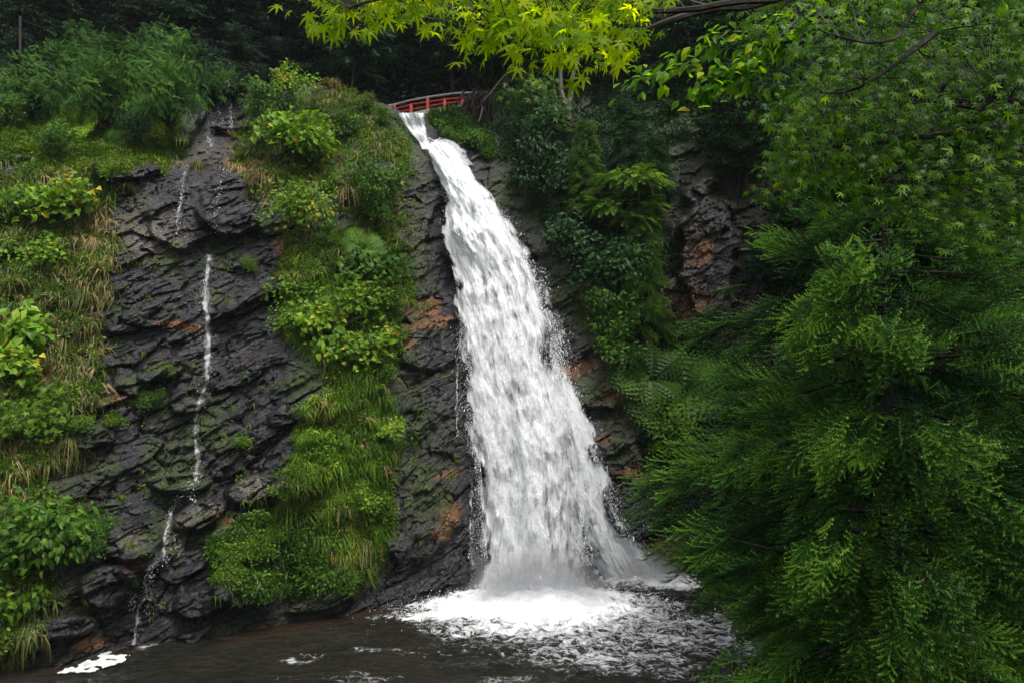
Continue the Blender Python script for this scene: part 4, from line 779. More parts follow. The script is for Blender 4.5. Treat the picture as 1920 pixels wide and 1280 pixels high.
# ------------------------------------------------------------------ shrubs, ferns and leafy plants
G1 = 'shrubs on the upper left slope'; G2 = 'leafy plants growing on the rock ridge'; G3 = 'plants on the left slope'; G4 = 'plants on the shaded right slope'
PL = [('sumac', 'shrub', 165, 90, 120, 'sumac', 'tall pointed shrub with feathery leaves, highest on the left slope', G1), ('sumac', 'shrub', 75, 175, 95, 'sumac', 'broad dark shrub left of the tall pointed one', G1),
 ('sumac', 'shrub', 205, 195, 105, 'sumac', 'dense dark shrub in the middle of the upper left thicket', G1), ('sumac', 'shrub', 290, 115, 115, 'sumac', 'leaning shrub with fine leaves right of the tall pointed one', G1),
 ('sumac', 'shrub', 345, 130, 110, 'sumac', 'shrub reaching right towards the twin cascade', G1), ('sumac', 'shrub', 335, 190, 100, 'sumac', 'dark shrub hanging over the recess', G1), ('fine', 'shrub', 20, 155, 66, 'mid', 'low shrub at the left edge under the dark trees', G1),
 ('fern', 'fern', 155, 215, 60, 'light', 'light green fern in front of the dark thicket', G1), ('fern', 'fern', 205, 250, 44, 'mid', 'fern below the dark thicket beside the lawn', G1), ('fine', 'shrub', 20, 200, 80, 'mid', 'small shrub above the arching grass', G1),
 ('fine', 'shrub', 250, 235, 70, 'dark', 'small dark bush above the bright lawn', G1), ('sumac', 'shrub', 390, 145, 70, 'sumac', 'spreading twig with leaves over the twin cascade', G1), ('fine', 'shrub', 110, 260, 70, 'mid', 'low bush beside the fountain of arching grass', G1),
 ('ovate', 'shrub', 520, 180, 76, 'mid', 'round green bush right of the recess', G2), ('ovate', 'shrub', 545, 150, 66, 'light', 'upright bush with a pointed shoot on the crest', G2), ('broad', 'vine', 545, 228, 90, 'light', 'pale heart leaved vine spilling over the ridge top', G2),
 ('broad', 'vine', 590, 240, 70, 'light', 'pale leaves beside the grey top rock', G2), ('broad', 'vine', 510, 228, 50, 'light', 'vine tip reaching towards the recess', G2), ('ovate', 'shrub', 565, 375, 90, 'light', 'bush with some yellow leaves in the upper ridge', G2),
 ('fine', 'shrub', 710, 320, 100, 'mid', 'rounded small leaved bush at the shoulder above the buttress', G2), ('fine', 'shrub', 690, 360, 70, 'mid', 'small leaved bush just under the shoulder bush', G2), ('ovate', 'shrub', 660, 225, 50, 'mid', 'little bush under the crest boulder', G2),
 ('fern', 'fern', 680, 440, 50, 'mid', 'bright fern like plant high on the ridge', G2), ('broad', 'vine', 670, 480, 90, 'mid', 'green leafy plant at the middle of the ridge', G2), ('broad', 'vine', 625, 530, 80, 'light', 'vine with yellowing leaves over the ridge', G2),
 ('broad', 'vine', 600, 580, 80, 'light', 'yellow green vine hanging at the edge of the black face', G2), ('broad', 'vine', 650, 620, 90, 'light', 'largest pale vine hanging over the grass', G2), ('ovate', 'shrub', 700, 540, 60, 'cover', 'leafy mound beside the orange rock', G2),
 ('bigleaf', 'leafy_plant', 710, 600, 70, 'light', 'big drooping leaves next to the orange rock', G2), ('broad', 'vine', 555, 520, 50, 'light', 'small vine tip over the black face', G2), ('ovate', 'shrub', 545, 590, 56, 'cover', 'soft green plant left of the yellow green vine', G2),
 ('maplebush', 'seedling', 715, 795, 40, 'light', 'yellow green maple seedling on the lower ridge', G2), ('ovate', 'shrub', 620, 820, 60, 'cover', 'leafy plant among the lower grass', G2), ('ovate', 'shrub', 670, 910, 56, 'cover', 'light leafy plant in the hanging grass', G2), ('fine', 'shrub', 570, 810, 40, 'cover', 'small cushion plant on the slabs', G2),
 ('mound', 'green_mound', 455, 975, 84, 'cover', 'large round mound of tiny bright leaves over the lower rocks', G2), ('mound', 'green_mound', 440, 1055, 50, 'cover', 'smaller mound of tiny leaves near the water', G2), ('mound', 'green_mound', 515, 970, 56, 'cover', 'clover like patch right of the large mound', G2),
 ('ovate', 'shrub', 580, 1060, 70, 'mid', 'loose green plant over the bottom rocks', G2), ('fine', 'shrub', 640, 1060, 60, 'mid', 'mossy plant above the waterline of the ridge', G2),
 ('broad', 'vine', 130, 350, 90, 'light', 'row of pale leaves under the lawn', G3), ('broad', 'vine', 80, 375, 90, 'light', 'pale heart leaves on the upper left slope', G3), ('broad', 'vine', 65, 455, 60, 'light', 'round leaved plant on the rusty patch', G3),
 ('ovate', 'shrub', 20, 370, 90, 'cover', 'leafy bush at the left edge above the round leaves', G3), ('bigleaf', 'leafy_plant', 20, 580, 100, 'light', 'large yellow green leaves at the left edge', G3), ('broad', 'vine', 10, 650, 90, 'light', 'yellowing vine at the left edge below the large leaves', G3),
 ('maplebush', 'shrub', 60, 720, 110, 'cover', 'lobed leaf bush on the lower left slope', G3), ('maplebush', 'shrub', 30, 770, 90, 'cover', 'lobed leaf bush above the grass cushion', G3), ('ovate', 'shrub', 120, 770, 60, 'cover', 'small bush at the end of the left slope', G3),
 ('ovate', 'shrub', 45, 950, 150, 'mid', 'large leafy shrub over the lower left rocks', G3), ('bigleaf', 'leafy_plant', 80, 1005, 90, 'mid', 'big hanging leaves under the lower left shrub', G3), ('maplebush', 'shrub', 95, 960, 110, 'mid', 'lobed leaves at the right side of the lower left shrub', G3),
 ('fine', 'shrub', 165, 975, 90, 'mid', 'small fine shrub right of the large lower left shrub', G3), ('ovate', 'shrub', 25, 1110, 130, 'cover', 'bright bush close above the pool at the far left', G3), ('fine', 'shrub', 15, 1190, 80, 'grass', 'low plants at the pool edge far left', G3), ('maplebush', 'seedling', 160, 785, 36, 'cover', 'small leafy sprout below the left slope', G3),
 ('ovate', 'seedling', 218, 775, 30, 'cover', 'tiny fern sprout on the black rock', G3), ('fine', 'seedling', 290, 735, 50, 'mid', 'weedy sprout left of the mossy knob', G3), ('fine', 'seedling', 465, 480, 34, 'cover', 'little green sprout on the upper right of the black face', G3), ('ovate', 'seedling', 455, 815, 26, 'cover', 'tiny sprout right of the cascade', G3),
 ('bigleaf', 'leafy_plant', 660, 210, 30, 'light', 'single broad leaved plant on the crest', G2), ('ovate', 'shrub', 722, 215, 34, 'cover', 'leafy tuft at the corner beside the chute', G2), ('ovate', 'shrub', 838, 250, 30, 'mid', 'round leaved bush between the chute and the roots', G4), ('ovate', 'shrub', 878, 256, 40, 'mid', 'bush below the tangled roots', G4),
 ('layered', 'small_tree', 1172, 385, 150, 'cover', 'small tree with flat tiers of feathery leaves over the right slope', G4), ('layered', 'small_tree', 1085, 345, 50, 'cover', 'small leafy tip left of the tiered tree', G4),
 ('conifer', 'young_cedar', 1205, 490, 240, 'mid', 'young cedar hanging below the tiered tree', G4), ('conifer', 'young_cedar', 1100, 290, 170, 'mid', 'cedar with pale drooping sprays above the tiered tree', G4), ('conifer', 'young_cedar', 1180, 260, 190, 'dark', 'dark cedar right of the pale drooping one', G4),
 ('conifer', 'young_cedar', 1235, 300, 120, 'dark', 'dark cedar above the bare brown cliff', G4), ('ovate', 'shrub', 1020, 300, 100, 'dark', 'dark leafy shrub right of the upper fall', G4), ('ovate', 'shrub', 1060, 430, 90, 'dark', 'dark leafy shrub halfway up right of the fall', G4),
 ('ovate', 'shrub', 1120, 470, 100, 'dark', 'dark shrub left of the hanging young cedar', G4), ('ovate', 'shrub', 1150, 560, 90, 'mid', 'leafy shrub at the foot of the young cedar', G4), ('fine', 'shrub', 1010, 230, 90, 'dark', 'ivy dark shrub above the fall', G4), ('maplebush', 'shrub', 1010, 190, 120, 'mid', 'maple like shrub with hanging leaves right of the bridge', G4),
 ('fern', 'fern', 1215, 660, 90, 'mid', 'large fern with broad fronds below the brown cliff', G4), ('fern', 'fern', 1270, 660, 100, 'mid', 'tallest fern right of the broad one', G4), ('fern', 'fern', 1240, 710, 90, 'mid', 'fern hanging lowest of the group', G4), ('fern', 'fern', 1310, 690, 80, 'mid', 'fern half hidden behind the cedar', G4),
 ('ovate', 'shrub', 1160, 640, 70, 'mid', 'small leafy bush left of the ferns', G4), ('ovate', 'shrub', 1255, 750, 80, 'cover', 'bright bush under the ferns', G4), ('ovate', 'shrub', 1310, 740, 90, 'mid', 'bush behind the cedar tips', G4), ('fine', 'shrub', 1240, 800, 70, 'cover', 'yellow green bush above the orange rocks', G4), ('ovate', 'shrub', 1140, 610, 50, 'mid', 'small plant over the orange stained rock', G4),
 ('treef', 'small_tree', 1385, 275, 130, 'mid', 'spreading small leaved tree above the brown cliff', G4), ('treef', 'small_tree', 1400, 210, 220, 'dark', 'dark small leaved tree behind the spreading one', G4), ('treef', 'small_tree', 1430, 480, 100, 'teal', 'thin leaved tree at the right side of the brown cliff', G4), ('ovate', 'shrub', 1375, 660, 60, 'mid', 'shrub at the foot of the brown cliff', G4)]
for key, nm, u, v, h, m_, l_, g in PL:
    Yv = None
    if key in ('conifer', 'treef', 'layered'): Yv = float(surf(np.array([float(u)]), np.array([float(min(v + h * .5, 1000))]))[0][0, 1]) - 1.2
    plant(key, nm, u, v, h * (1.1 if key in ('tree', 'treef', 'layered') else 1.22), m_, l_, nm.replace('_', ' '), g, Y=Yv)
# slender paired trunks on the right slope
e = empty('forked_tree', pt(1066, 222, 54.5), label='slender forked tree trunk standing on the dark right slope', cat='tree')
P_ = [[(1066, 226), (1062, 200), (1052, 170), (1050, 130), (1042, 90), (1030, 40), (1020, -30)], [(1064, 205), (1070, 180), (1072, 150), (1084, 110), (1090, 60), (1100, -10)]]
place0(obj('trunk', mesh('trunk', *join(*[tube(pt(*np.array(spline(q, 16)).T, 54.5), np.linspace(.22, .08, 16), 7) for q in P_])[:2], M['barkgrey']), e))
d = rdir(2600, -.5, 1); cc = pt(np.array([1010., 1060, 1110, 1060, 960]), np.array([10., -60, -20, 40, 30]), 53.8); i = rng.integers(0, 5, 2600); L = inst(MS, frames(nrm(d - UP * .4), nrm(UP + rng.normal(0, .5, (2600, 3)))), cc[i] + d * rng.uniform(.6, 3.2, (2600, 1)) * np.array([1, 1, .6]), .34)
place0(obj('crown', mesh('crown', L[0], L[1], M['dark'], rnd=L[2]), e))
# ------------------------------------------------------------------ forest on the plateau and hillside
GF = 'trees of the dark forest above the falls'
FT = [('conifer', 30, 60, 13, 'forest'), ('conifer', 110, 62, 15, 'forest'), ('tree', 190, 64, 14, 'forest'), ('conifer', 260, 61, 15, 'forest'), ('tree', 330, 65, 15, 'forest'), ('conifer', 400, 62, 16, 'forest'), ('conifer', 470, 64, 14, 'forest'), ('tree', 530, 66, 13, 'forest'),
      ('conifer', 590, 68, 15, 'forest'), ('tree', 640, 70, 13, 'forest'), ('conifer', -60, 62, 15, 'forest'), ('tree', -20, 70, 18, 'forest'), ('conifer', 70, 74, 20, 'forest'), ('tree', 150, 75, 19, 'forest'), ('conifer', 230, 74, 20, 'forest'), ('conifer', 310, 76, 20, 'forest'),
      ('tree', 385, 75, 19, 'forest'), ('conifer', 450, 77, 20, 'forest'), ('tree', 520, 78, 20, 'forest'), ('conifer', 600, 80, 21, 'forest'), ('tree', 680, 80, 18, 'forest'), ('conifer', 760, 82, 20, 'forest'), ('tree', 830, 80, 20, 'forest'), ('conifer', 900, 80, 20, 'forest'), ('tree', 960, 76, 20, 'forest')]
LM = ['beyond the left frame edge', 'at the far left', 'behind the broad dark shrub', 'behind the tall pointed shrub', 'behind the leaning shrub', 'left of the twin cascade', 'above the twin cascade', 'right of the twin cascade', 'above the dry grass crest', 'left of the bridge', 'above the bridge', 'right of the bridge', 'over the right slope']
used = set()
for k_, u, Y, h, m_ in FT:
    X = (u - 960) / FPX * Y * 1.02; z = 29 + max(0, (Y - 60) / 50) * 62; kn = 'conifer' if k_ == 'conifer' else 'broadleaf tree'; row = 'front' if Y < 71 else 'rear'
    lb = f'dark {kn} in the {row} row of the forest {LM[int(np.clip((u + 75) // 78, 0, 12))]}'
    if lb in used: lb = 'taller ' + lb
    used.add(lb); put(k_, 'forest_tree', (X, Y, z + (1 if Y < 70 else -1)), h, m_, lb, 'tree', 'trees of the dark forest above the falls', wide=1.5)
# tall trees added out of view at right, crowns shading the cedar and slope
for X, Y, h, lb in [(22, 19, 28, 'added shade tree on the bank right of the cedars'), (29, 35, 36, 'added shade tree beyond the right frame edge, in the middle'), (34, 45, 38, 'added shade tree beyond the right frame edge beside the slope'), (36, 30, 36, 'added shade tree far out on the right bank')]:
    put('talltree', 'tree', (X, Y, float(bankz(np.array(float(X)), np.array(float(Y)))) - .3), h, 'dark', lb, 'tree', wide=1.15)
# greener trees round the bridge
for k_, u, v, Y, h, m_, l_ in [('tree', 700, 115, 66, 190, 'dark', 'green tree with light leaf sprays left of the red bridge'), ('tree', 790, 110, 68, 190, 'dark', 'round crowned tree right behind the red bridge'), ('tree', 900, 110, 66, 180, 'mid', 'yellow green tree over the right end of the bridge'),
      ('pinnatetree', 660, 70, 62, 150, 'dark', 'hanging leafy tree top between the forest and the bridge'), ('tree', 740, 40, 64, 170, 'teal', 'cool green tree high above the bridge'), ('tree', 850, 60, 64, 190, 'dark', 'dark green tree top above the bridge middle'), ('tree', 950, 60, 60, 210, 'dark', 'dark tree leaning out from the right slope beside the bridge'),
      ('tree', 1120, 60, 58, 230, 'dark', 'dark tree behind the forked trunks'), ('conifer', 1230, 90, 57, 260, 'dark', 'dark conifer high on the right slope'), ('tree', 1320, 60, 56, 230, 'dark', 'dark tree high above the brown cliff'), ('conifer', 1010, 30, 60, 240, 'dark', 'conifer behind the upper right slope edge')]:
    plant(k_, 'tree', u, v, h, m_, l_, 'tree', Y=Y, wide=1.25)
# forest floor plants behind the crest
n_ = 9000; X = rng.uniform(-52, 10, n_); Y = rng.uniform(60, 104, n_); s0 = (Y - 60) / 50; hz_ = 29 + s0 * 62 + rng.uniform(.0, 1.6, n_)
L = inst(SG1, frames(nrm(np.stack([X * 0, X * 0 - 1, X * 0 - .6], -1) + rng.normal(0, .4, (n_, 3))), nrm(UP + rng.normal(0, .4, (n_, 3)))), np.stack([X, Y, hz_], -1), .55, rng.random(n_)); obj('undergrowth', mesh('undergrowth', L[0], L[1], M['forest'], rnd=L[2]), kind='stuff', label='dark undergrowth covering the forest slope')

# ------------------------------------------------------------------ the red bridge
M['red'] = plain('red_painted_wood', (.16, .012, .010), (.36, .03, .02), 5, .6, .3); M['greyrail'] = plain('weathered_grey_wood', (.10, .11, .11), (.20, .20, .19), 5, .7, .3); M['deck'] = plain('concrete_deck', (.16, .15, .13), (.26, .24, .20), 3, .85, .3)
bY = lambda u: np.interp(u, [735, 960], [61.5, 56.5])
br = empty('bridge', pt(835, 205, 63), label='arched red railed footbridge crossing the stream above the fall', cat='bridge')
us = np.linspace(728, 918, 30); dpt = np.array([.35, 2.6, 0])
top = np.interp(us, [728, 743, 770, 802, 853, 905, 985], [199, 196, 188.7, 182.8, 175.6, 173.8, 180]); r1_ = np.interp(us, [728, 743, 773, 805, 832, 870, 890, 985], [208, 204, 196, 191.3, 187.2, 183.3, 182.5, 186]); r2_ = np.interp(us, [728, 743, 770, 803, 832, 862, 882, 985], [215, 211, 206.5, 199.5, 194.6, 191.3, 190.2, 194]); dk = np.interp(us, [728, 770, 808, 870, 985], [222, 213, 205, 197.5, 200])
def rail(vv, th, nm, mat, off=0.):
    P = pt(us, vv, bY(us)) + dpt * off; place0(obj(nm, mesh(nm, *tube(P, th, 6)[:2], mat), br))
for off in (0, 1): rail(top, .085, 'handrail', M['greyrail'], off); rail(r1_, .06, 'rail', M['red'], off); rail(r2_, .06, 'rail', M['red'], off)
for k, u in enumerate((740, 771, 802, 834, 866.5, 900)):
    for off in (0, 1):
        vt = np.interp(u, us, top) + (1 if k % 2 == 0 else 7); vb = np.interp(u, us, dk) + 2; a_, b_ = pt(u, vt, bY(u)) + dpt * off, pt(u, vb, bY(u)) + dpt * off; h = a_[2] - b_[2]
        po = obj('post', mesh('post', *box((a_ + b_) / 2, (.20, .20, h))[:2], M['red']), br); place0(po)
        if k % 2 == 0:
            cp = obj('cap', mesh('cap', *box(a_ + np.array([0, 0, .04]), (.27, .27, .10))[:2], M['greyrail'])); cp.parent = po; cp.matrix_parent_inverse = po.matrix_basis.inverted() @ Matrix.Translation(-Vector(br.location))
P = pt(us, dk, bY(us)); n_ = len(us); c4 = [P + np.array([0, -.15, 0]), P + np.array([0, -.15, -.34]), P + dpt + np.array([0, .15, -.34]), P + dpt + np.array([0, .15, 0])]; V = np.stack(c4, 1).reshape(-1, 3)
F = [(i * 4 + j, i * 4 + (j + 1) % 4, i * 4 + 4 + (j + 1) % 4, i * 4 + 4 + j) for i in range(n_ - 1) for j in range(4)]; place0(obj('deck', mesh('deck', V, F, M['deck']), br))
# tangled roots and a bare pale branch at the bridge end
o = []
for k in range(150):
    a_ = np.array([903 + rng.normal(0, 12), 178 + rng.normal(0, 5)]); L_ = rng.uniform(25, 75); dx = -rng.uniform(-.1, .4); q = spline([(a_[0], a_[1]), (a_[0] + dx * L_ * .6 + rng.normal(0, 6), a_[1] + L_ * .3), (a_[0] + dx * L_ * .8 + rng.normal(0, 6), a_[1] + L_ * .7), (a_[0] + dx * L_ * .8 + rng.normal(0, 8), a_[1] + L_)], 9)
    q = q + np.stack([fbm(np.stack([np.arange(9) * .5, np.full(9, k * 3.), np.zeros(9)], -1), 2, 5) * 5, np.zeros(9)], -1); o.append(tube(pt(q[:, 0], q[:, 1], 55.8 + rng.normal(0, .4)), np.linspace(.055, .02, 9), 4))
tg = join(*o); obj('root_tangle', mesh('root_tangle', tg[0], tg[1], M['bark']), label='dark tangle of hanging roots at the right end of the bridge', cat='roots')
o = [tube(pt(*np.array(spline(q, 14)).T, 54.8), np.linspace(.055, .03, 14), 5) for q in ([(948, 140), (935, 155), (922, 172), (905, 190)], [(905, 200), (902, 215), (893, 240), (880, 262)], [(893, 238), (880, 246), (862, 250)])]
bb = join(*o); obj('bare_branch', mesh('bare_branch', bb[0], bb[1], M['barkgrey']), label='pale bare branch bending down beside the tangled roots', cat='branch')
# rope fence on the path above the left slope
fe = empty('rope_fence', pt(300, 150, 58), label='old post and rope fence along the path above the left slope', cat='fence'); tops = []
for k, (u, v0, v1) in enumerate([(38, 32, 90), (242, 62, 96), (312, 92, 125), (365, 103, 128), (386, 112, 136), (416, 122, 146), (437, 128, 152)]):
    Y = 57.0; a_, b_ = pt(u, v0, Y), pt(u, v1 + 14, Y); place0(obj('post', mesh('post', *tube(np.stack([b_, (a_ + b_) / 2, a_]), .11, 8)[:2], M['bark']), fe)); tops.append(pt(u, v0 + 5, Y))
for a_, b_ in zip(tops[:-1], tops[1:]):
    t_ = np.linspace(0, 1, 12)[:, None]; P = a_ * (1 - t_) + b_ * t_ - UP * (.5 * 4 * t_ * (1 - t_)); place0(obj('rope', mesh('rope', *tube(P, .022, 5)[:2], M['bark']), fe))

# ------------------------------------------------------------------ right bank: bright ground plants, bushes and trees behind the cedar
n_ = 26000; X = rng.uniform(9, 46, n_); Y = rng.uniform(17, 50, n_); z = bankz(X, Y); ok = (z > .15) & (fbm(np.stack([X, Y, X * 0], -1) * .25, 3, 800) > -.35); X, Y, z = X[ok], Y[ok], z[ok]; n_ = len(X)
L = inst(SG2, frames(nrm(rng.normal(0, 1, (n_, 3)) * np.array([1, 1, .2]) - np.array([.4, .2, 0])), nrm(UP + np.array([-.3, -.4, 0]) + rng.normal(0, .3, (n_, 3)))), np.stack([X, Y, z + .05], -1), rng.uniform(.10, .22, n_), rng.random(n_)); obj('ground_cover', mesh('ground_cover', L[0], L[1], M['cover'], rnd=L[2]), kind='stuff', label='bright low plants covering the right bank behind the cedar')
T = tuft(12, .035, .9, (.3, .8), .25, 3); n_ = 3500; X = rng.uniform(9, 40, n_); Y = rng.uniform(17, 46, n_); z = bankz(X, Y); ok = z > .2; X, Y, z = X[ok], Y[ok], z[ok]; n_ = len(X)
a = rng.uniform(0, 6.28, n_); L = inst(T, frames(np.stack([np.cos(a), np.sin(a), a * 0], -1), nrm(UP + rng.normal(0, .15, (n_, 3)))), np.stack([X, Y, z], -1), rng.uniform(.3, .7, n_), rng.random(n_)); obj('grass', mesh('grass', L[0], L[1], M['grass_bright'], rnd=L[2]), kind='stuff', label='grass on the right bank behind the cedar')
for k_, nm, X, Y, h, m_, l_ in [('ovate', 'shrub', 14, 24, 2.0, 'cover', 'bright bush on the bank behind the cedar trunk'), ('ovate', 'shrub', 19, 30, 2.6, 'light', 'yellow green bush on the right bank'), ('broad', 'shrub', 17, 27, 1.8, 'light', 'pale leafy bush in the gap right of the cedar trunk'), ('ovate', 'shrub', 22, 36, 3.2, 'cover', 'far bright bush near the foot of the right cliff'),
      ('bigleaf', 'leafy_plant', 11.6, 18.5, 1.4, 'light', 'large leaved plant in the lower right corner'), ('broad', 'shrub', 13.2, 20.5, 1.3, 'cover', 'low leafy plant beside the large leaved one in the lower right'), ('treef', 'tree', 24, 40, 11, 'light', 'light green tree standing on the far right bank'), ('treef', 'tree', 20, 44, 12, 'teal', 'cool green tree left of the light green one'), ('tree', 'tree', 29, 38, 12, 'cover', 'bright leafy tree at the far right'),
      ('treef', 'tree', 15, 46.5, 9, 'teal', 'blue green fine leaved tree against the slope behind the cedar'), ('treef', 'tree', 18.5, 36, 8, 'teal', 'hazy green tree just above the cedar top'), ('tree', 'tree', 26, 32, 10, 'light', 'yellow green tree behind the dark branches at right')]:
    z = float(bankz(np.array(X), np.array(Y))); put(k_, nm, (X, Y, z - .1), h, m_, l_, nm.replace('_', ' '), wide=1.3 if nm == 'tree' else 1.)

# ------------------------------------------------------------------ the near cedar
def cedar(name, base, H, rad, label, N, seed, zc=.12, kb=70, lean=(0, 0)):
    r0 = np.random.default_rng(seed); e = empty(name, base, label=label, cat='tree', group=None); base = np.array(base, float)
    tr = spline([(0, 0, -.6), (lean[0] * .3, 0, H * .35), (lean[0] * .7, lean[1], H * .7), (lean[0], lean[1], H)], 20); T_ = tube(tr, np.linspace(.20, .012, 20), 9); obj('trunk', mesh('trunk', T_[0], T_[1], M['bark']), e)
    pos, dr_, up_, sz = [], [], [], []
    for k in range(kb):
        f = zc + (1 - zc) * ((k + r0.random()) / kb) ** 1.02; z = f * H; b = np.array([np.interp(z, tr[:, 2], tr[:, 0]), np.interp(z, tr[:, 2], tr[:, 1]), z]); a = k * 2.4 + r0.uniform(-.35, .35); h = np.array([math.cos(a), math.sin(a), 0])
        r = rad * np.interp(f, [0, .25, .45, .62, .78, .9, .97, 1], [.40, .44, .74, 1.03, .90, .68, .42, .14]) * r0.uniform(.75, 1.08); sd_ = np.cross(h, UP); 
        g_ = r0.uniform(-.18, .22); P = spline([b, b + h * r * .3 + UP * r * (g_ * .3 - .03), b + h * r * .65 + UP * r * (g_ - .10) + sd_ * r0.uniform(-.12, .12) * r, b + h * r + UP * r * (g_ * 1.3 - .06)], 12); tb = tube(P, np.linspace(.038 * r / rad + .008, .004, 12), 5); obj('branch', mesh('branch', tb[0], tb[1], M['bark']), e)
        m = int(N / kb * (r / rad) ** 1.1) + 3; t = (r0.uniform(.05, 1, m) ** .7) * 11; j = np.clip(t.astype(int), 0, 10); ff = (t - j)[:, None]; q = P[j] * (1 - ff) + P[j + 1] * ff; w_ = (1.15 - t / 11)
        s = np.where(r0.random(m) < .5, -1, 1)[:, None] * sd_[None]; off = s * (r0.uniform(0, .34, m) * w_ * r)[:, None] + UP * (r0.normal(-.03, .085, m))[:, None] * r
        pos.append(q + off); dz = r0.uniform(-.3, .75); dr_.append(nrm(h[None] * r0.uniform(.7, 1.0, (m, 1)) + s * r0.uniform(.15, .6, (m, 1)) * w_[:, None] - UP * (dz + r0.uniform(-.15, .25, (m, 1))))); up_.append(nrm(UP * .55 + h[None] * .55 + r0.normal(0, .42, (m, 3)))); sz.append(r0.uniform(.38, .72, m))
    pos, dr_, up_, sz = map(np.concatenate, (pos, dr_, up_, sz)); r = fbm((pos + base) * 1.1, 2, 640) * .5 + .5; k = np.arange(len(pos)) % 3; parts = []
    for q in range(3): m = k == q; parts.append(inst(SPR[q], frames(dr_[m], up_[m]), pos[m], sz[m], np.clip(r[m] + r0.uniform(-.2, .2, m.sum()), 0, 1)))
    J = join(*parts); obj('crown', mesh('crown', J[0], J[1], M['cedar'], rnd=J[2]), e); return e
def gz(X, Y): return float(bankz(np.array(float(X)), np.array(float(Y))))
cedar('cedar', (5.0, 10.6, gz(5.0, 10.6)), 13.5 - gz(5.0, 10.6), 2.72, 'large near cedar with drooping green sprays in front of the pool', 5600, 1, kb=92)
cedar('cedar', (7.6, 10.9, gz(7.6, 10.9)), 13.2 - gz(7.6, 10.9), 2.5, 'darker cedar at the right edge behind the large near one', 1300, 2, zc=.2, kb=46)

# ------------------------------------------------------------------ the maple overhead
mp = empty('maple', (7.2, 3.6, gz(7.2, 3.6)), label='maple whose glowing yellow green leaves hang across the top of the view', cat='tree')
mb = np.array([7.2, 3.6, gz(7.2, 3.6)]); T_ = tube(spline([mb - UP * .5, mb + np.array([.1, 0, 2]), mb + np.array([-.1, .2, 4]), mb + np.array([-.3, .3, 6.5])], 12), np.linspace(.24, .10, 12), 10); place0(obj('trunk', mesh('trunk', T_[0], T_[1], M['bark']), mp))
BR = []
def limb(path, r0_, r1_, n=26, start=None):
    p = np.array(path, float); P = pt(p[:, 0], p[:, 1], p[:, 2]); P = np.concatenate([[start], P]) if start is not None else P; Q = spline(P, n); Q = Q + np.stack([fbm(Q * 2.2, 2, 650), fbm(Q * 2.2, 2, 651), fbm(Q * 2.2, 2, 652)], -1) * .03
    tb = tube(Q, np.linspace(r0_, r1_, n), 6); place0(obj('branch', mesh('branch', tb[0], tb[1], M['bark']), mp)); BR.append((Q, np.linspace(r0_, r1_, n)))
s1, s2 = mb + np.array([-.1, .2, 4.2]), mb + np.array([0, .1, 2.6])
limb([(1990, -80, 3.9), (1560, -22, 3.3), (1420, 8, 3.1), (1290, 22, 2.9), (1190, 68, 2.8), (1090, 90, 2.7), (990, 82, 2.65), (930, 56, 2.6), (880, 30, 2.6)], .020, .004, start=s1)
limb([(1990, -110, 3.6), (1500, -14, 3.0), (1330, 8, 2.85), (1180, 15, 2.75), (1100, 4, 2.7), (1020, -20, 2.6)], .020, .004, start=s1); limb([(1300, -90, 2.6), (1000, -60, 2.45), (800, -30, 2.4), (700, 0, 2.4), (660, 12, 2.4)], .016, .003, start=s1)
limb([(1990, 212, 5.2), (1870, 238, 5.1), (1770, 250, 5.0), (1690, 256, 4.9), (1600, 270, 4.8), (1540, 274, 4.7), (1480, 255, 4.6)], .034, .005, start=s2); limb([(1990, 300, 5.0), (1850, 316, 4.9), (1740, 332, 4.8), (1650, 350, 4.7)], .03, .006, start=s2)
limb([(1990, 214, 4.9), (1880, 212, 4.8), (1800, 196, 4.7), (1700, 178, 4.6), (1620, 150, 4.5)], .026, .005, start=s2); limb([(1800, -80, 4.4), (1730, 10, 4.3), (1700, 50, 4.3), (1680, 74, 4.25), (1620, 82, 4.2), (1550, 68, 4.1), (1500, 30, 4.0)], .016, .003, start=s1)
limb([(1760, 60, 4.4), (1710, 100, 4.4), (1650, 142, 4.4), (1590, 176, 4.4), (1540, 180, 4.4)], .018, .005); limb([(1990, 345, 5.0), (1900, 350, 5.0), (1820, 325, 4.9), (1730, 350, 4.8), (1690, 380, 4.8)], .018, .004, start=s2); limb([(1990, 400, 5.4), (1900, 395, 5.3), (1800, 420, 5.2), (1740, 440, 5.1)], .018, .004, start=s2)
allb = np.concatenate([b[0] for b in BR])
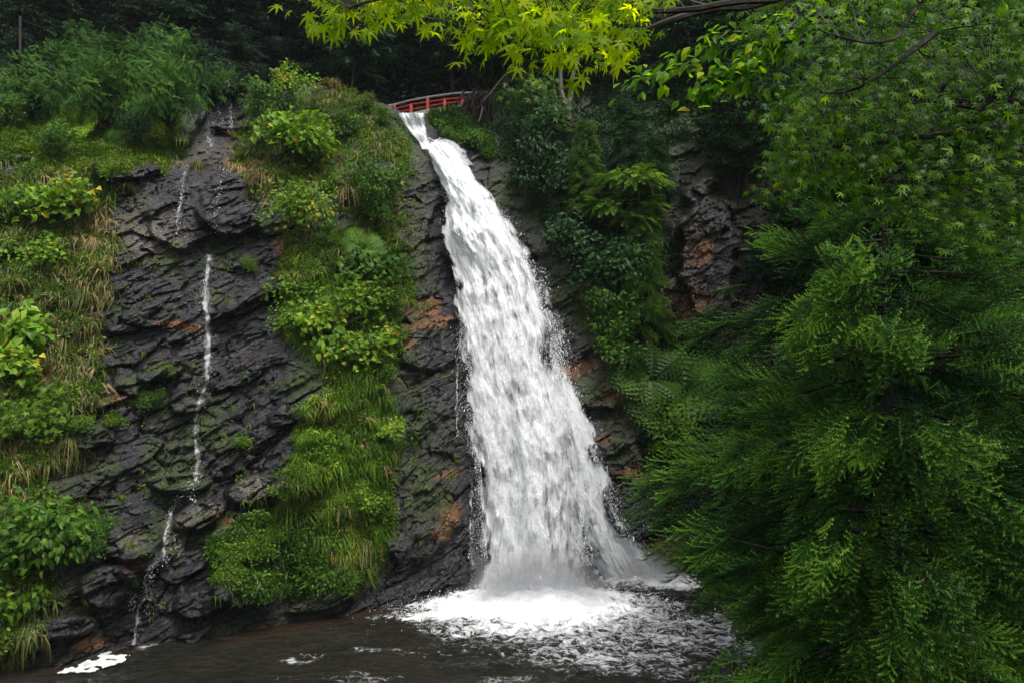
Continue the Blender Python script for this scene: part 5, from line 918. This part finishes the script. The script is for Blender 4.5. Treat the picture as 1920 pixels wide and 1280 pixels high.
def leaves(poly, N, Y0, Y1, size, mat, nm, T=ML, seed=0, cl=6, spreadk=.11, twig=True, tipd=.75):
    P_ = np.array(poly, float); lo, hi = P_.min(0), P_.max(0); K = N // cl; u = rng.uniform(lo[0], hi[0], K * 6); v = rng.uniform(lo[1], hi[1], K * 6); ok = inpoly(u, v, poly); u, v = u[ok][:K], v[ok][:K]; K = len(u)
    Y = rng.uniform(Y0, Y1, K); c = pt(u, v, Y); i = np.repeat(np.arange(K), cl); n_ = len(i); p = c[i] + rng.normal(0, spreadk, (n_, 3)) * np.array([1, 1, .5]); lean = rng.normal(0, .45, (K, 3)) + np.array([-.35, -.1, 0])
    tip = nrm(lean[i] + rng.normal(0, .35, (n_, 3)) - UP * tipd); n3 = nrm(UP * .85 + np.array([-.1, -.75, 0]) + rng.normal(0, .38, (n_, 3))); L = inst(T, frames(tip, n3), p, size * rng.uniform(.7, 1.2, n_), np.clip(rng.random(n_) * .75 + rng.uniform(0, .25, K)[i], 0, 1))
    place0(obj(nm, mesh(nm, L[0], L[1], M[mat], rnd=L[2]), mp)); o = []
    if twig:
        for k in range(0, K):
            dd = np.linalg.norm(allb - c[k], axis=1); j = int(np.argmin(dd + rng.uniform(0, .15))); 
            if dd[j] < 1.3: o.append(tube(spline([allb[j], (allb[j] + c[k]) / 2 + rng.normal(0, .04, 3) + UP * .03, c[k]], 6), np.linspace(.004, .0014, 6), 3))
        J = join(*o); place0(obj('twigs', mesh('twigs', J[0], J[1], M['bark']), mp))
TOPP = [(605, -60), (612, 12), (640, 34), (700, 40), (720, -20), (775, -20), (790, 30), (850, 52), (915, 60), (960, 78), (1010, 84), (1050, 112), (1100, 128), (1160, 115), (1180, 60), (1225, 10), (1260, -60)]
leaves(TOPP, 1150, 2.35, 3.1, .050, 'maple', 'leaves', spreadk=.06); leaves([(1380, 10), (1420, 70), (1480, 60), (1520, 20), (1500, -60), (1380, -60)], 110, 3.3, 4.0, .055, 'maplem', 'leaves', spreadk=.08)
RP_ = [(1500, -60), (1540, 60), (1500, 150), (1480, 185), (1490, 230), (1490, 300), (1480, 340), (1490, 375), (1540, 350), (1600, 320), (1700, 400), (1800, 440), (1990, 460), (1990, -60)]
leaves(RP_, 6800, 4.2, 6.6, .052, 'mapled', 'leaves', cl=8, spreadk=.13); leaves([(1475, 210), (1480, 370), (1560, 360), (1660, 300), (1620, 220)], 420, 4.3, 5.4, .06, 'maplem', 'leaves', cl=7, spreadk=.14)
# unseen crown part added over and beside the viewer to shade the cedar
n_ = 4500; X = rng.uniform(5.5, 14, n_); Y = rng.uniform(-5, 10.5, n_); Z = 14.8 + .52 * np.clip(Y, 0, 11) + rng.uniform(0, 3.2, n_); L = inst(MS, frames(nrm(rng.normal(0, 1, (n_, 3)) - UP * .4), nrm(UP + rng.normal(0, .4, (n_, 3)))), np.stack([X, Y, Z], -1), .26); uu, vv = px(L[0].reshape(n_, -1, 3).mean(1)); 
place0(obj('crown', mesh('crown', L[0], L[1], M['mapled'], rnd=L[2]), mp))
# another tree's leafy branch reaching in from the right below the maple
bt = empty('beech', (9.5, 6.5, gz(9.5, 6.5)), label='beech branch with oval leaves reaching in below the maple', cat='tree'); b0 = np.array([9.5, 6.5, gz(9.5, 6.5)])
T_ = tube(spline([b0 - UP * .5, b0 + UP * 4, b0 + UP * 8 + np.array([-.4, 0, 0]), b0 + UP * 11 + np.array([-.8, 0, 0])], 12), np.linspace(.25, .1, 12), 9); place0(obj('trunk', mesh('trunk', T_[0], T_[1], M['bark']), bt)); pp, dd_ = [], []
for path in ([(1990, -200), (1560, 20), (1440, 60), (1370, 62), (1330, 88), (1290, 118), (1230, 140), (1180, 150)], [(1560, 20), (1500, 70), (1450, 90), (1400, 130), (1360, 160), (1310, 178)], [(1470, 60), (1430, 110), (1400, 125), (1370, 150), (1340, 160)]):
    p_ = np.array(path, float); Q = spline(pt(p_[:, 0], p_[:, 1], 6.0), 40); tb = tube(Q, np.linspace(.018, .003, 40), 5); place0(obj('branch', mesh('branch', tb[0], tb[1], M['bark']), bt))
    qu, qv = px(Q); sel = Q[qu < 1560]
    for r_ in range(5): q = sel + rng.normal(0, .07, sel.shape) * (r_ > 0); pp.append(q); dd_.append(nrm(rng.normal(0, .6, q.shape) + np.array([-.7, -.1, -.7])))
pp = np.concatenate(pp); dd_ = np.concatenate(dd_); n_ = len(pp); L = inst(OV, frames(dd_, nrm(UP * .8 + np.array([0, -.5, 0]) + rng.normal(0, .35, (n_, 3)))), pp, .10 * rng.uniform(.7, 1.2, n_)); place0(obj('leaves', mesh('leaves', L[0], L[1], M['maplem'], rnd=L[2]), bt))

# ------------------------------------------------------------------ damp air between the camera and the forest
hz_c, hz_s = np.array([10., 30., 48.]), np.array([200., 190., 102.]); V, F, A = box(hz_c, hz_s)
t = NT('damp_air'); vol = t.a('VolumePrincipled', {'Color': (.78, .88, .95, 1), 'Density': .00012, 'Anisotropy': .0}); t.t.links.new(vol.outputs[0], t.out.inputs['Volume'])
obj('haze', mesh('haze', V, F, t.m), kind='stuff', label='thin damp haze in the gorge')
